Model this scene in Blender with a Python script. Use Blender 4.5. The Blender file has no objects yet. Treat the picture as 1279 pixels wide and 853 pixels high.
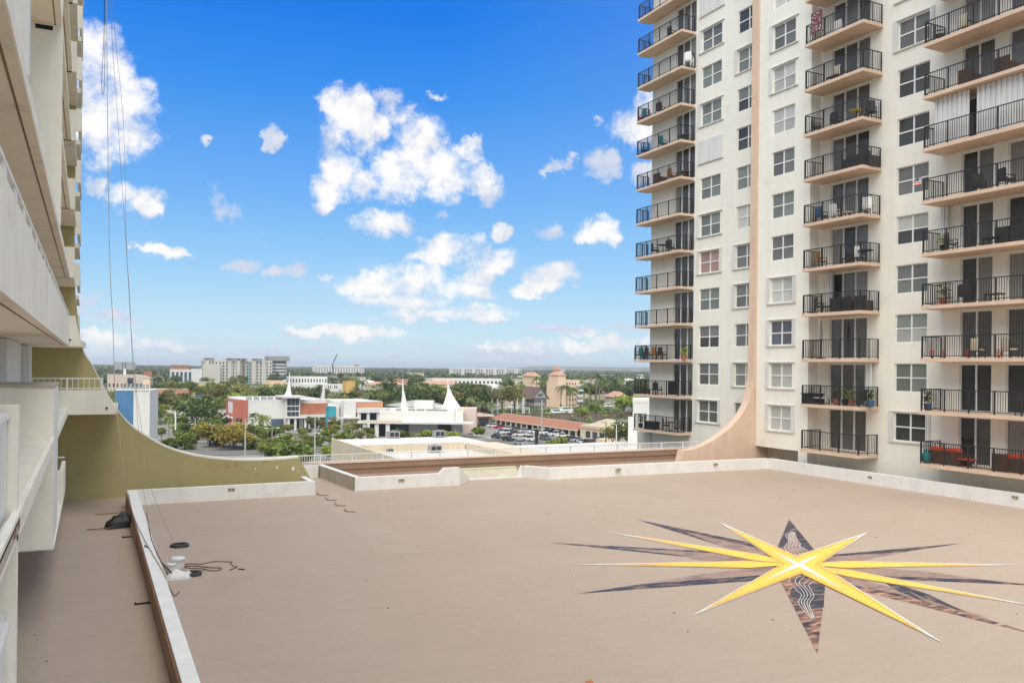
import bpy, math, random
from mathutils import Vector, Matrix
random.seed(7)
sc = bpy.context.scene
col = sc.collection
R = math.radians
# ---------------------------------------------------------------- camera
# World frame: eye at the origin, +Y runs along both towers' fronts, deck at z = -6.2, street at z = -22
FPX, YAW, ROLL, SHIFT = 1054.2, R(26.591), R(0.6548), 32.52
CX, CY = 639.5, 426.5
FW = Vector((math.sin(YAW), math.cos(YAW), 0))
R0 = Vector((math.cos(YAW), -math.sin(YAW), 0))
U0 = Vector((0, 0, 1))
RT = R0*math.cos(ROLL) + U0*math.sin(ROLL)
UP = -R0*math.sin(ROLL) + U0*math.cos(ROLL)
cd = bpy.data.cameras.new('camera'); cam = bpy.data.objects.new('camera', cd); col.objects.link(cam)
m = Matrix((RT, UP, -FW)).transposed().to_4x4(); cam.matrix_world = m
cd.sensor_width = 36; cd.lens = FPX/1279*36; cd.shift_y = SHIFT/1279; cd.clip_end = 60000; cd.clip_start = .1
sc.camera = cam
def ray(px, py): return FW + RT*((px-CX)/FPX) - UP*((py-CY-SHIFT)/FPX)
def gp(px, py, z=-22.0):            # where the photo's point meets the horizontal plane z
    d = ray(px, py); return d*(z/d.z)
def yp(px, py, y):                  # ... meets a wall plane Y = y
    d = ray(px, py); return d*(y/d.y)
def pd(px, dist, z=-22.0):          # a point at depth dist in the direction of a photo column
    p = (FW + R0*((px-CX)/FPX))*dist; p.z = z; return p
def yh(px): return CY+SHIFT+(px-CX)*math.tan(ROLL)
def zt(px, py, dist): return -(py-yh(px))/FPX*dist
DECK, ST = -6.2, -22.0
# ---------------------------------------------------------------- render settings
sc.render.engine = 'CYCLES'
sc.cycles.use_denoising = True
sc.cycles.max_bounces = 6; sc.cycles.diffuse_bounces = 4; sc.cycles.glossy_bounces = 2; sc.cycles.transmission_bounces = 2
sc.cycles.transparent_max_bounces = 6; sc.cycles.volume_bounces = 0
sc.cycles.caustics_reflective = False; sc.cycles.caustics_refractive = False
sc.cycles.sample_clamp_indirect = 6
sc.view_settings.view_transform = 'Standard'; sc.view_settings.look = 'None'
sc.view_settings.exposure = 0.99; sc.view_settings.gamma = 1.0
# ---------------------------------------------------------------- sun
SUN_DIR = Vector((-.27, -.44, .85)).normalized()
sd = bpy.data.lights.new('sun', 'SUN'); sd.energy = 2.45; sd.angle = R(80); sd.color = (1, .935, .79)
so = bpy.data.objects.new('sun', sd); col.objects.link(so)
so.rotation_euler = SUN_DIR.to_track_quat('Z', 'Y').to_euler()
# ---------------------------------------------------------------- world: sky and clouds
w = bpy.data.worlds.new('World'); sc.world = w; w.use_nodes = True
nt = w.node_tree; nt.nodes.clear(); N = nt.nodes.new; LK = nt.links.new
def node(t, **k):
    n = N(t)
    for a, v in k.items(): setattr(n, a, v)
    return n
def mth(op, a, b=None, c=None, clamp=False):
    n = node('ShaderNodeMath', operation=op, use_clamp=clamp)
    for i, v in enumerate((a, b, c)):
        if v is None: continue
        if isinstance(v, (int, float)): n.inputs[i].default_value = v
        else: LK(v, n.inputs[i])
    return n.outputs[0]
def vmt(op, a, b=None):
    n = node('ShaderNodeVectorMath', operation=op)
    for i, v in enumerate((a, b)):
        if v is None: continue
        if isinstance(v, (tuple, list)): n.inputs[i].default_value = v
        else: LK(v, n.inputs[i])
    return n
wo = node('ShaderNodeOutputWorld'); bg = node('ShaderNodeBackground')
sky = node('ShaderNodeTexSky', sky_type='NISHITA', sun_disc=False)
sky.sun_elevation = math.asin(SUN_DIR.z); sky.sun_rotation = math.atan2(SUN_DIR.x, SUN_DIR.y)
sky.altitude = 0; sky.air_density = 1.0; sky.dust_density = .6; sky.ozone_density = 2.2
tc = node('ShaderNodeTexCoord')
sep = node('ShaderNodeSeparateXYZ'); LK(tc.outputs['Generated'], sep.inputs[0])
el = mth('ARCSINE', sep.outputs[2]); az = mth('ARCTAN2', sep.outputs[0], sep.outputs[1])
ae = node('ShaderNodeCombineXYZ'); LK(az, ae.inputs[0]); LK(el, ae.inputs[1])
def noise(vec, scale, detail, rough=.55, off=(0, 0, 0), dist=0):
    a = vmt('ADD', vec, off).outputs[0]
    n = node('ShaderNodeTexNoise'); n.inputs['Scale'].default_value = scale; n.inputs['Detail'].default_value = detail
    n.inputs['Roughness'].default_value = rough; n.inputs['Distortion'].default_value = dist
    LK(a, n.inputs['Vector']); return n
CL = [(120,85,48,52),(150,130,45,40),(120,170,58,42),(165,165,36,22),(100,130,50,80),(118,420,60,10),(125,235,16,14),(168,250,32,22),(182,262,24,12),
 (275,243,16,20),(282,262,20,17),(343,170,11,16),(337,184,8,11),(432,140,30,32),(418,180,24,30),(452,150,22,40),(425,215,26,30),(412,240,26,18),(400,252,16,12),(455,235,24,26),(490,128,20,18),(505,140,24,18),(548,121,16,7),(480,155,14,20),
 (530,180,42,38),(545,215,58,40),(500,215,40,36),(490,240,34,22),(585,195,24,14),(600,225,28,22),(612,240,20,18),(590,180,16,10),(470,278,36,15),(500,282,22,12),(455,268,18,10),(548,270,10,9),
 (195,312,28,10),(220,318,26,9),(172,310,12,6),(300,333,20,14),(312,330,14,10),(370,337,17,12),(345,340,16,7),(403,345,8,5),(575,312,48,20),(612,325,36,20),(545,318,30,14),(628,290,12,10),(600,345,24,12),
 (684,345,38,18),(670,356,30,12),(700,335,18,12),(686,294,20,17),(750,288,26,18),(735,296,16,9),(765,296,14,10),(750,205,22,20),(742,218,18,11),(765,195,12,9),(790,155,36,26),(812,140,26,28),(748,149,9,7),(700,210,22,6),(685,217,14,5),(715,200,12,6),(812,215,22,14),
 (470,356,50,17),(520,352,50,20),(560,360,46,18),(595,362,22,12),(510,375,70,14),(585,393,52,13),(530,396,58,11),(620,398,24,9),(420,412,55,9),(462,420,40,8),(395,437,24,8),(370,415,24,6),
 (705,412,60,7),(650,432,55,8),(720,432,70,9),(770,425,46,9),(790,405,40,6),(650,444,110,6),(505,440,40,5),(145,398,34,7),(100,382,22,18),(165,432,70,10),(230,438,44,7),(110,440,40,8),(330,440,60,6),(262,444,40,4),(262,172,8,5)]
nz1 = noise(ae.outputs[0], 19, 10, .66)
nzb = noise(ae.outputs[0], 30, 4, .6, (3, 1, 0))
wv = vmt('SUBTRACT', nzb.outputs['Color'], (.5, .5, .5)).outputs[0]
wsc = node('ShaderNodeVectorMath', operation='SCALE'); LK(wv, wsc.inputs[0]); wsc.inputs['Scale'].default_value = .034
nzc = noise(ae.outputs[0], 95, 4, .65, (5, 2, 0)); wv2 = vmt('SUBTRACT', nzc.outputs['Color'], (.5, .5, .5)).outputs[0]
ws2 = node('ShaderNodeVectorMath', operation='SCALE'); LK(wv2, ws2.inputs[0]); ws2.inputs['Scale'].default_value = .016
pw = vmt('ADD', vmt('ADD', ae.outputs[0], wsc.outputs[0]).outputs[0], ws2.outputs[0]).outputs[0]
acc = None
for (x, y, rx, ry) in CL:
    d = ray(x, y).normalized()
    a0, e0 = math.atan2(d.x, d.y), math.asin(d.z)
    d1 = ray(x+rx, y).normalized(); d2 = ray(x, y-ry).normalized()
    ra = abs(math.atan2(d1.x, d1.y)-a0); re = abs(math.asin(d2.z)-e0)
    q = vmt('MULTIPLY', vmt('SUBTRACT', pw, (a0, e0, 0)).outputs[0], (1/ra, 1/re, 0)).outputs[0]
    dd = node('ShaderNodeVectorMath', operation='DOT_PRODUCT'); LK(q, dd.inputs[0]); LK(q, dd.inputs[1])
    acc = dd.outputs['Value'] if acc is None else mth('SMOOTH_MIN', acc, dd.outputs['Value'], .25)
blob = mth('MAXIMUM', mth('SUBTRACT', 1.0, acc), -1.2)
acc2 = None
for (x, y, rx, ry) in CL:
    if ry < 8 or rx < 26: continue
    y -= ry*(.42 if rx > 40 else .12)
    d = ray(x, y).normalized(); a0, e0 = math.atan2(d.x, d.y), math.asin(d.z)
    d1 = ray(x+rx, y).normalized(); d2 = ray(x, y-ry).normalized()
    ra = abs(math.atan2(d1.x, d1.y)-a0); re = abs(math.asin(d2.z)-e0)
    q = vmt('MULTIPLY', vmt('SUBTRACT', pw, (a0, e0, 0)).outputs[0], (1/ra, 1/re, 0)).outputs[0]
    dd = node('ShaderNodeVectorMath', operation='DOT_PRODUCT'); LK(q, dd.inputs[0]); LK(q, dd.inputs[1])
    acc2 = dd.outputs['Value'] if acc2 is None else mth('SMOOTH_MIN', acc2, dd.outputs['Value'], .25)
# unseen rest of the sky: cumulus cover made heavier to add neutral fill light
side = mth('GREATER_THAN', mth('ABSOLUTE', mth('SUBTRACT', az, R(26.5))), R(34))
hi = mth('GREATER_THAN', el, R(26))
outer = mth('MAXIMUM', side, hi)
cumu = mth('SUBTRACT', mth('MULTIPLY', noise(ae.outputs[0], 3.2, 3, .5, (7, 2, 0)).outputs['Fac'], 5.0), 1.95)
blob = mth('MAXIMUM', blob, mth('ADD', mth('MULTIPLY', outer, 6.0), -6.0)) if False else mth('ADD', mth('MULTIPLY', blob, mth('SUBTRACT', 1.0, outer)), mth('MULTIPLY', cumu, outer))
f1 = mth('MULTIPLY_ADD', mth('SUBTRACT', nz1.outputs['Fac'], .475), 5.0, blob)
mr = node('ShaderNodeMapRange', interpolation_type='SMOOTHSTEP'); LK(f1, mr.inputs[0]); mr.inputs[1].default_value = -.25; mr.inputs[2].default_value = 1.25
dens = mr.outputs[0]
wsp = noise(vmt('MULTIPLY', ae.outputs[0], (1.0, 3.2, 1)).outputs[0], 7, 9, .68, (4, 9, 0), .4)
wisp = mth('MULTIPLY', mth('SUBTRACT', wsp.outputs['Fac'], .51), 3.2, clamp=True)
wisp = mth('MULTIPLY', mth('MULTIPLY', wisp, .60), mth('SUBTRACT', 1.0, mth('MULTIPLY', el, 5.0), clamp=True))
dens = mth('MAXIMUM', dens, wisp)
dens = mth('MULTIPLY', dens, mth('GREATER_THAN', el, -.001))
# billow shading: sunlit tops, bluish grey undersides
nzs = noise(ae.outputs[0], 19, 4, .55); nzt = noise(ae.outputs[0], 19, 4, .55, (.010, -.022, 0))
emb = mth('SUBTRACT', nzs.outputs['Fac'], nzt.outputs['Fac'])
under = mth('MULTIPLY', mth('SUBTRACT', mth('MULTIPLY_ADD', mth('SUBTRACT', nz1.outputs['Fac'], .5), -1.2, acc2), .70), .60, clamp=True)
shade = mth('SUBTRACT', mth('MULTIPLY_ADD', emb, 3.2, .84), under, clamp=True)
ccol = node('ShaderNodeMix', data_type='RGBA'); LK(shade, ccol.inputs[0])
ccol.inputs[6].default_value = (3.3, 3.6, 4.3, 1); ccol.inputs[7].default_value = (5.15, 5.1, 5.05, 1)
hs = node('ShaderNodeHueSaturation'); hs.inputs['Saturation'].default_value = 1.5
LK(sky.outputs[0], hs.inputs['Color'])
ram = node('ShaderNodeValToRGB'); LK(mth('MULTIPLY', el, 2/math.pi, clamp=True), ram.inputs[0])
K_ = .5
stops = ((0,(.62,.80,.92)),(.03,(.52,.75,.94)),(.062,(.36,.64,.94)),(.117,(.185,.47,.94)),(.195,(.05,.29,.90)),(.25,(.012,.205,.85)),(.36,(.012,.17,.72)),(1,(.02,.15,.55)))
for i, (p_, c_) in enumerate(stops):
    e_ = ram.color_ramp.elements[i] if i < 2 else ram.color_ramp.elements.new(p_)
    if i < 2: e_.position = p_ if i == 0 else 1.0
for e_, (p_, c_) in zip(ram.color_ramp.elements, stops): pass
els = ram.color_ramp.elements
while len(els) > 2: els.remove(els[1])
els[0].position, els[0].color = 0, (*stops[0][1], 1); els[1].position, els[1].color = 1, (*stops[-1][1], 1)
for p_, c_ in stops[1:-1]: q_ = els.new(p_); q_.color = (*c_, 1)
scl = node('ShaderNodeMix', data_type='RGBA', blend_type='MULTIPLY', clamp_result=False); scl.inputs[0].default_value = 1; wht = node('ShaderNodeMix', data_type='RGBA'); LK(mth('MULTIPLY', mth('SUBTRACT', mth('ABSOLUTE', mth('SUBTRACT', az, R(8))), R(14)), .55, clamp=True), wht.inputs[0]); LK(ram.outputs[0], wht.inputs[6]); wht.inputs[7].default_value = (.42, .64, .94, 1)
LK(wht.outputs[2], scl.inputs[6]); scl.inputs[7].default_value = (4.95, 4.95, 4.9, 1)
gl = node('ShaderNodeMix', data_type='RGBA'); gl.inputs[0].default_value = .88
LK(hs.outputs[0], gl.inputs[6]); LK(scl.outputs[2], gl.inputs[7])
mix = node('ShaderNodeMix', data_type='RGBA'); LK(dens, mix.inputs[0]); LK(gl.outputs[2], mix.inputs[6]); LK(ccol.outputs[2], mix.inputs[7])
LK(mix.outputs[2], bg.inputs[0]); bg.inputs[1].default_value = .1
LK(bg.outputs[0], wo.inputs[0])
w.cycles.sampling_method = 'MANUAL'; w.cycles.sample_map_resolution = 512
# ---------------------------------------------------------------- materials
M = {}
def mat(name, c, rough=.75, metal=0, var=0, vscale=.5, streak=0, bump=0, bscale=30, spec=.35, sheen=0, objrand=0, dirt=None, coat=0, varcol=None, brush=0, wear=None):
    """principled with colour variation (large patches), vertical streaks, stucco bump, per-object brightness"""
    mt = bpy.data.materials.new(name); mt.use_nodes = True
    t = mt.node_tree; b = t.nodes['Principled BSDF']; L = t.links.new
    b.inputs['Roughness'].default_value = rough; b.inputs['Metallic'].default_value = metal
    b.inputs['Specular IOR Level'].default_value = spec
    if coat: b.inputs['Coat Weight'].default_value = coat; b.inputs['Coat Roughness'].default_value = .08
    geo = t.nodes.new('ShaderNodeNewGeometry') if not objrand else None
    tco = t.nodes.new('ShaderNodeTexCoord')
    pos = geo.outputs['Position'] if geo else tco.outputs['Object']
    cur = None
    base = t.nodes.new('ShaderNodeRGB'); base.outputs[0].default_value = (*c, 1); cur = base.outputs[0]
    def mul(a, fac_out):
        mx = t.nodes.new('ShaderNodeMix'); mx.data_type = 'RGBA'; mx.blend_type = 'MULTIPLY'; mx.inputs[0].default_value = 1
        L(a, mx.inputs[6]); L(fac_out, mx.inputs[7]); return mx.outputs[2]
    def rng(src, lo, hi, f0=.3, f1=.7):
        r = t.nodes.new('ShaderNodeMapRange'); L(src, r.inputs[0]); r.inputs[1].default_value = f0; r.inputs[2].default_value = f1
        r.inputs[3].default_value = lo; r.inputs[4].default_value = hi; return r.outputs[0]
    def nz(scale, det, vec=None, rgh=.6):
        n = t.nodes.new('ShaderNodeTexNoise'); n.inputs['Scale'].default_value = scale; n.inputs['Detail'].default_value = det; n.inputs['Roughness'].default_value = rgh
        L(vec or pos, n.inputs['Vector']); return n.outputs['Fac']
    if var:
        cur = mul(cur, rng(nz(vscale, 6), 1-var, 1+var))
    if varcol:
        mx = t.nodes.new('ShaderNodeMix'); mx.data_type = 'RGBA'
        L(rng(nz(varcol[1], 5), 0, 1, .42, .62), mx.inputs[0]); L(cur, mx.inputs[6]); mx.inputs[7].default_value = (*varcol[0], 1); cur = mx.outputs[2]
    if streak:
        mp = t.nodes.new('ShaderNodeMapping'); mp.inputs['Scale'].default_value = (1.6, 1.6, .09); L(pos, mp.inputs[0])
        cur = mul(cur, rng(nz(1.5, 5, mp.outputs[0], .7), 1-streak, 1.0, .42, .56))
    if brush:      # roller marks and grit, drawn out along the deck
        mp = t.nodes.new('ShaderNodeMapping'); mp.inputs['Scale'].default_value = (.35, 3.2, 1); mp.inputs['Rotation'].default_value = (0,0,.04); L(pos, mp.inputs[0])
        cur = mul(cur, rng(nz(1.3, 7, mp.outputs[0], .72), 1-brush, 1+brush*.6, .35, .65))
        cur = mul(cur, rng(nz(7, 8, None, .8), 1-brush*1.1, 1+brush*.8, .36, .64))
        vo = t.nodes.new('ShaderNodeTexVoronoi'); vo.inputs['Scale'].default_value = 1.1; L(pos, vo.inputs['Vector']); cur = mul(cur, rng(vo.outputs['Distance'], .62, 1, .012, .03))
    if wear:
        mx = t.nodes.new('ShaderNodeMix'); mx.data_type = 'RGBA'; L(rng(nz(2.2, 9, None, .82), 0, .5, .50, .66), mx.inputs[0]); L(cur, mx.inputs[6]); mx.inputs[7].default_value = (*wear, 1); cur = mx.outputs[2]
    if dirt:
        mx = t.nodes.new('ShaderNodeMix'); mx.data_type = 'RGBA'
        L(rng(nz(dirt[1], 8, None, .72), 0, dirt[2], .55, .75), mx.inputs[0]); L(cur, mx.inputs[6]); mx.inputs[7].default_value = (*dirt[0], 1); cur = mx.outputs[2]
    if objrand:
        oi = t.nodes.new('ShaderNodeObjectInfo'); cur = mul(cur, rng(oi.outputs['Random'], 1-objrand, 1+objrand, 0, 1))
    L(cur, b.inputs['Base Color'])
    if bump:
        bp = t.nodes.new('ShaderNodeBump'); bp.inputs['Strength'].default_value = bump; bp.inputs['Distance'].default_value = .02
        L(nz(bscale, 4), bp.inputs['Height']); L(bp.outputs[0], b.inputs['Normal'])
    M[name] = mt; return mt
mat('tower_paint', (.87,.85,.775), .8, var=.035, vscale=.25, streak=.03, bump=.35, bscale=9, dirt=((.48,.45,.39), .9, .3))
mat('tower_side', (.72,.69,.62), .8, var=.05, streak=.1, bump=.3)
mat('peach', (.70,.525,.405), .75, var=.07, vscale=.6, streak=.06, bump=.2, dirt=((.40,.28,.2), .7, .4))
mat('cream_lit', (.86,.84,.755), .8, var=.04, vscale=.5, streak=.05, bump=.3, bscale=8, dirt=((.5,.46,.37), 1.1, .3)); mat('cream', (.86,.83,.725), .8, var=.045, vscale=.5, streak=.04, bump=.3, bscale=8, dirt=((.38,.34,.26), 1.1, .4))  # first is cream lightened, painting in light the shaded party wall lacks
mat('soffit', (.82,.75,.63), .85, var=.07, vscale=.8, bump=.25, dirt=((.3,.24,.17), 1.3, .4))
mat('olive', (.43,.375,.185), .85, var=.06, vscale=.45, streak=.02, bump=.5, bscale=7, dirt=((.40,.30,.13), .55, .3))
mat('olive_rust', (.42,.29,.135), .9, var=.25, vscale=6); mat('white_paint', (.80,.79,.765), .7, var=.05, vscale=1.2, streak=.04, bump=.2, dirt=((.42,.40,.36), 1.6, .45))
mat('white_metal', (.80,.80,.79), .45, var=.02)
mat('shutter_white', (.74,.745,.74), .5, var=.05, vscale=.7, streak=.08)
mat('shutter_blue', (.76,.77,.75), .5, var=.05, vscale=.7, streak=.05)
mat('black_metal', (.026,.026,.028), .45, var=.15, spec=.5)
mat('deck_paint', (.418,.334,.270), .8, var=.035, vscale=.22, bump=.25, bscale=14, dirt=((.33,.265,.20), .35, .25), brush=.035, spec=.15)
mat('deck_patch', (.428,.344,.280), .8, var=.05, vscale=.4, bump=.2, bscale=14, dirt=((.34,.27,.21), .6, .25), brush=.03, spec=.15)
mat('brown_deck', (.33,.225,.165), .8, var=.12, vscale=.5, bump=.2, dirt=((.22,.15,.11), .6, .5))
mat('brown_edge', (.25,.16,.105), .8, var=.2, vscale=1.5)
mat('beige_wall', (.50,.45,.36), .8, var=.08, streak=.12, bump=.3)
mat('green_cap', (.52,.56,.38), .8, var=.06)
mat('rust', (.24,.13,.075), .85, var=.3, vscale=6)
mat('dark_hole', (.02,.02,.022), .9)
def glass(name, c, rough=.06, spec=.5, grad=None):
    mat(name, c, rough, var=.12, vscale=1.3, spec=spec, objrand=.25)
glass('glass_dark', (.055,.057,.055)); glass('glass_grey', (.15,.156,.15)); glass('glass_green', (.19,.215,.19), .12)
glass('glass_white', (.47,.48,.45), .15); glass('glass_beige', (.30,.27,.21), .12); glass('glass_blue', (.09,.10,.125)); glass('glass_pink', (.38,.24,.2), .15)
mat('wood', (.25,.15,.08), .7, var=.25, vscale=4); mat('plank_wood', (.36,.25,.15), .75, var=.2, vscale=5)
mat('wicker_brown', (.10,.06,.04), .8, var=.25, vscale=14); mat('wicker_black', (.045,.04,.04), .7, var=.25, vscale=14)
mat('cushion_red', (.62,.07,.035), .85, var=.1, vscale=5); mat('cushion_cream', (.62,.55,.42), .9, var=.08, vscale=5)
mat('cushion_blue', (.05,.13,.25), .85, var=.12, vscale=5); mat('cushion_orange', (.48,.2,.06), .85, var=.1, vscale=5)
mat('cushion_grey', (.2,.21,.22), .85, var=.1, vscale=5); mat('fabric_teal', (.02,.24,.28), .8, var=.1, vscale=5); mat('cushion_yellow', (.55,.48,.06), .85, var=.1, vscale=5)
mat('terracotta_pot', (.42,.15,.07), .85, var=.15, vscale=6)
mat('plastic_white', (.78,.78,.76), .4, var=.04, vscale=6); mat('plastic_black', (.02,.02,.022), .45, var=.3, vscale=8, bump=.7, bscale=7)
mat('rope_grey', (.30,.27,.23), .9, var=.2, vscale=30); mat('rope_white', (.55,.52,.46), .9, var=.15, vscale=30); mat('cable_brown', (.12,.075,.05), .7, var=.15, vscale=10); mat('cable_black', (.02,.02,.025), .6)
mat('hose_grey', (.05,.05,.052), .6, var=.3, vscale=8); mat('rag', (.70,.69,.66), .95, var=.1, vscale=9, bump=.6, bscale=25)
def curtain(name, a, b_):
    mt = mat(name, a, .16, spec=.5, objrand=.15); t = mt.node_tree; b = t.nodes['Principled BSDF']; L = t.links.new
    g_ = t.nodes.new('ShaderNodeNewGeometry'); wv_ = t.nodes.new('ShaderNodeTexWave'); wv_.bands_direction = 'Y'; wv_.inputs['Scale'].default_value = 2.2; wv_.inputs['Distortion'].default_value = 2.5; wv_.inputs['Detail'].default_value = 2; wv_.inputs['Detail Scale'].default_value = .6
    L(g_.outputs['Position'], wv_.inputs['Vector']); mx = t.nodes.new('ShaderNodeMix'); mx.data_type = 'RGBA'; L(wv_.outputs['Fac'], mx.inputs[0]); mx.inputs[6].default_value = (*a, 1); mx.inputs[7].default_value = (*b_, 1); L(mx.outputs[2], b.inputs['Base Color'])
curtain('glass_curtain', (.30,.29,.26), (.19,.185,.17)); curtain('glass_drape', (.15,.145,.13), (.085,.083,.078))
# mural paints
mat('mural_white', (.70,.70,.665), .85, spec=.1, wear=(.40,.32,.245), var=.05, vscale=1.2); mat('mural_orange', (.78,.44,.10), .85, spec=.1, wear=(.40,.32,.245), var=.08, vscale=1.0)
mat('mural_yellow', (.78,.57,.11), .85, spec=.1, wear=(.40,.32,.245), var=.07, vscale=1.0); mat('mural_core', (.74,.72,.65), .85, spec=.1, wear=(.40,.32,.245), var=.05)
mat('mural_pale', (.80,.66,.17), .85, spec=.1, wear=(.40,.32,.245), var=.05)
def marble(name, a, b_, c_, scale):
    mt = bpy.data.materials.new(name); mt.use_nodes = True; t = mt.node_tree; b = t.nodes['Principled BSDF']; L = t.links.new
    b.inputs['Roughness'].default_value = .6
    g = t.nodes.new('ShaderNodeNewGeometry'); mp = t.nodes.new('ShaderNodeMapping'); mp.inputs['Rotation'].default_value = (0,0,.6); mp.inputs['Scale'].default_value = (.5,1.6,1)
    L(g.outputs['Position'], mp.inputs[0])
    n = t.nodes.new('ShaderNodeTexNoise'); n.inputs['Scale'].default_value = scale; n.inputs['Detail'].default_value = 7; n.inputs['Roughness'].default_value = .66; n.inputs['Distortion'].default_value = .7
    L(mp.outputs[0], n.inputs['Vector'])
    r = t.nodes.new('ShaderNodeValToRGB'); L(n.outputs['Fac'], r.inputs[0]); e = r.color_ramp.elements
    e[0].position = .42; e[0].color = (*a, 1); e[1].position = .62; e[1].color = (*c_, 1); k = e.new(.52); k.color = (*b_, 1)
    L(r.outputs[0], b.inputs['Base Color']); M[name] = mt
marble('mural_navy', (.024,.029,.05), (.06,.06,.078), (.26,.16,.12), 2.8)
marble('mural_rust', (.03,.033,.055), (.24,.13,.095), (.50,.29,.20), 2.6)
marble('mural_mauve', (.22,.15,.135), (.36,.25,.205), (.27,.185,.165), 1.8)
# city
mat('asphalt', (.15,.145,.135), .9, var=.18, vscale=.15, dirt=((.22,.21,.195), .12, .5))
mat('lot_asphalt', (.23,.22,.205), .9, var=.15, vscale=.1, dirt=((.33,.315,.29), .1, .5))
mat('concrete', (.40,.385,.355), .85, var=.1, vscale=.4); mat('concrete_grey', (.33,.325,.31), .85, var=.08, vscale=.1, streak=.1)
mat('line_paint', (.72,.72,.70), .7, var=.05); mat('line_yellow', (.65,.45,.06), .7, var=.05)
def groundmat():
    mt = bpy.data.materials.new('ground'); mt.use_nodes = True; t = mt.node_tree; b = t.nodes['Principled BSDF']; L = t.links.new
    b.inputs['Roughness'].default_value = .95; b.inputs['Specular IOR Level'].default_value = .1
    g = t.nodes.new('ShaderNodeNewGeometry')
    def nz(s, d):
        n = t.nodes.new('ShaderNodeTexNoise'); n.inputs['Scale'].default_value = s; n.inputs['Detail'].default_value = d; L(g.outputs['Position'], n.inputs['Vector']); return n.outputs['Fac']
    r = t.nodes.new('ShaderNodeValToRGB'); L(nz(.018, 6), r.inputs[0]); e = r.color_ramp.elements
    e[0].position = .40; e[0].color = (.042,.062,.022,1); e[1].position = .66; e[1].color = (.26,.245,.22,1); k = e.new(.54); k.color = (.075,.095,.036,1)
    mx = t.nodes.new('ShaderNodeMix'); mx.data_type = 'RGBA'; mx.blend_type = 'MULTIPLY'; mx.inputs[0].default_value = 1
    q = t.nodes.new('ShaderNodeMapRange'); L(nz(.4, 5), q.inputs[0]); q.inputs[1].default_value = .3; q.inputs[2].default_value = .7; q.inputs[3].default_value = .7; q.inputs[4].default_value = 1.25
    L(r.outputs[0], mx.inputs[6]); L(q.outputs[0], mx.inputs[7]); L(mx.outputs[2], b.inputs['Base Color']); M['ground'] = mt
groundmat()
mat('grass', (.075,.115,.03), .95, var=.25, vscale=.6); mat('hedge_green', (.055,.09,.025), .9, var=.35, vscale=1.2, objrand=.2)
mat('city_white', (.70,.69,.66), .8, var=.05, vscale=.12, streak=.06); mat('city_cream', (.62,.54,.40), .8, var=.06, vscale=.15, streak=.06)
mat('city_peach', (.82,.60,.43), .8, var=.06, vscale=.15); mat('city_beige', (.56,.53,.47), .8, var=.06, vscale=.1); mat('city_grey', (.36,.36,.35), .8, var=.06, vscale=.1)
mat('city_pink', (.62,.50,.43), .8, var=.05, vscale=.1); mat('city_red', (.46,.15,.105), .75, var=.1, vscale=.3); mat('city_rust', (.46,.175,.10), .75, var=.16, vscale=.35)
mat('city_blue', (.075,.19,.36), .75, var=.15, vscale=.35); mat('city_teal', (.05,.33,.40), .7, var=.25, vscale=.4); mat('city_brown', (.22,.13,.10), .8, var=.1, vscale=.2)
mat('city_terra', (.50,.26,.165), .8, var=.1, vscale=.4); mat('city_yellow', (.62,.38,.12), .8, var=.08, vscale=.2); mat('city_green', (.20,.36,.33), .8, var=.08)
mat('roof_white', (.60,.59,.56), .8, var=.08, vscale=.2, dirt=((.42,.41,.39), .15, .6)); mat('roof_grey', (.36,.35,.33), .85, var=.1, vscale=.2); mat('roof_tan', (.48,.40,.29), .85, var=.08, vscale=.3)
mat('roof_tile', (.36,.155,.10), .85, var=.22, vscale=1.2); mat('roof_tile_pale', (.46,.27,.195), .85, var=.2, vscale=1.0); mat('roof_dark', (.14,.09,.075), .85, var=.15, vscale=.5)
mat('flat_cream', (.62,.53,.40), .8, var=.06, vscale=.2, streak=.1, bump=.2); mat('sail_white', (.74,.74,.73), .6, var=.05, vscale=.4)
mat('far_glass', (.055,.07,.08), .2, var=.25, vscale=.3, spec=.5); mat('far_glass_blue', (.08,.12,.17), .2, var=.2, vscale=.3)
mat('machine_grey', (.30,.30,.29), .5, var=.12, vscale=1); mat('pole_grey', (.45,.44,.41), .6, var=.1); mat('pole_green', (.03,.10,.075), .5, var=.1); mat('pole_dark', (.035,.035,.045), .5)
mat('trunk', (.14,.105,.075), .9, var=.25, vscale=1.5); mat('palm_trunk', (.26,.215,.165), .9, var=.2, vscale=2)
mat('water', (.075,.10,.105), .12, var=.1, vscale=.3, bump=.3, bscale=1.2, spec=.5)
mat('hill_green', (.15,.16,.10), .95, var=.2, vscale=.004)
mat('tyre', (.02,.02,.02), .85); mat('car_glass', (.025,.03,.035), .08, spec=.6)
for n_, c_ in dict(car_white=(.78,.78,.77), car_silver=(.42,.43,.44), car_red=(.45,.02,.02), car_black=(.02,.02,.022), car_green=(.025,.06,.05), car_maroon=(.14,.03,.035), car_grey=(.12,.125,.13), car_blue=(.05,.10,.22)).items():
    mat(n_, c_, .35, spec=.5, coat=.6)
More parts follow.
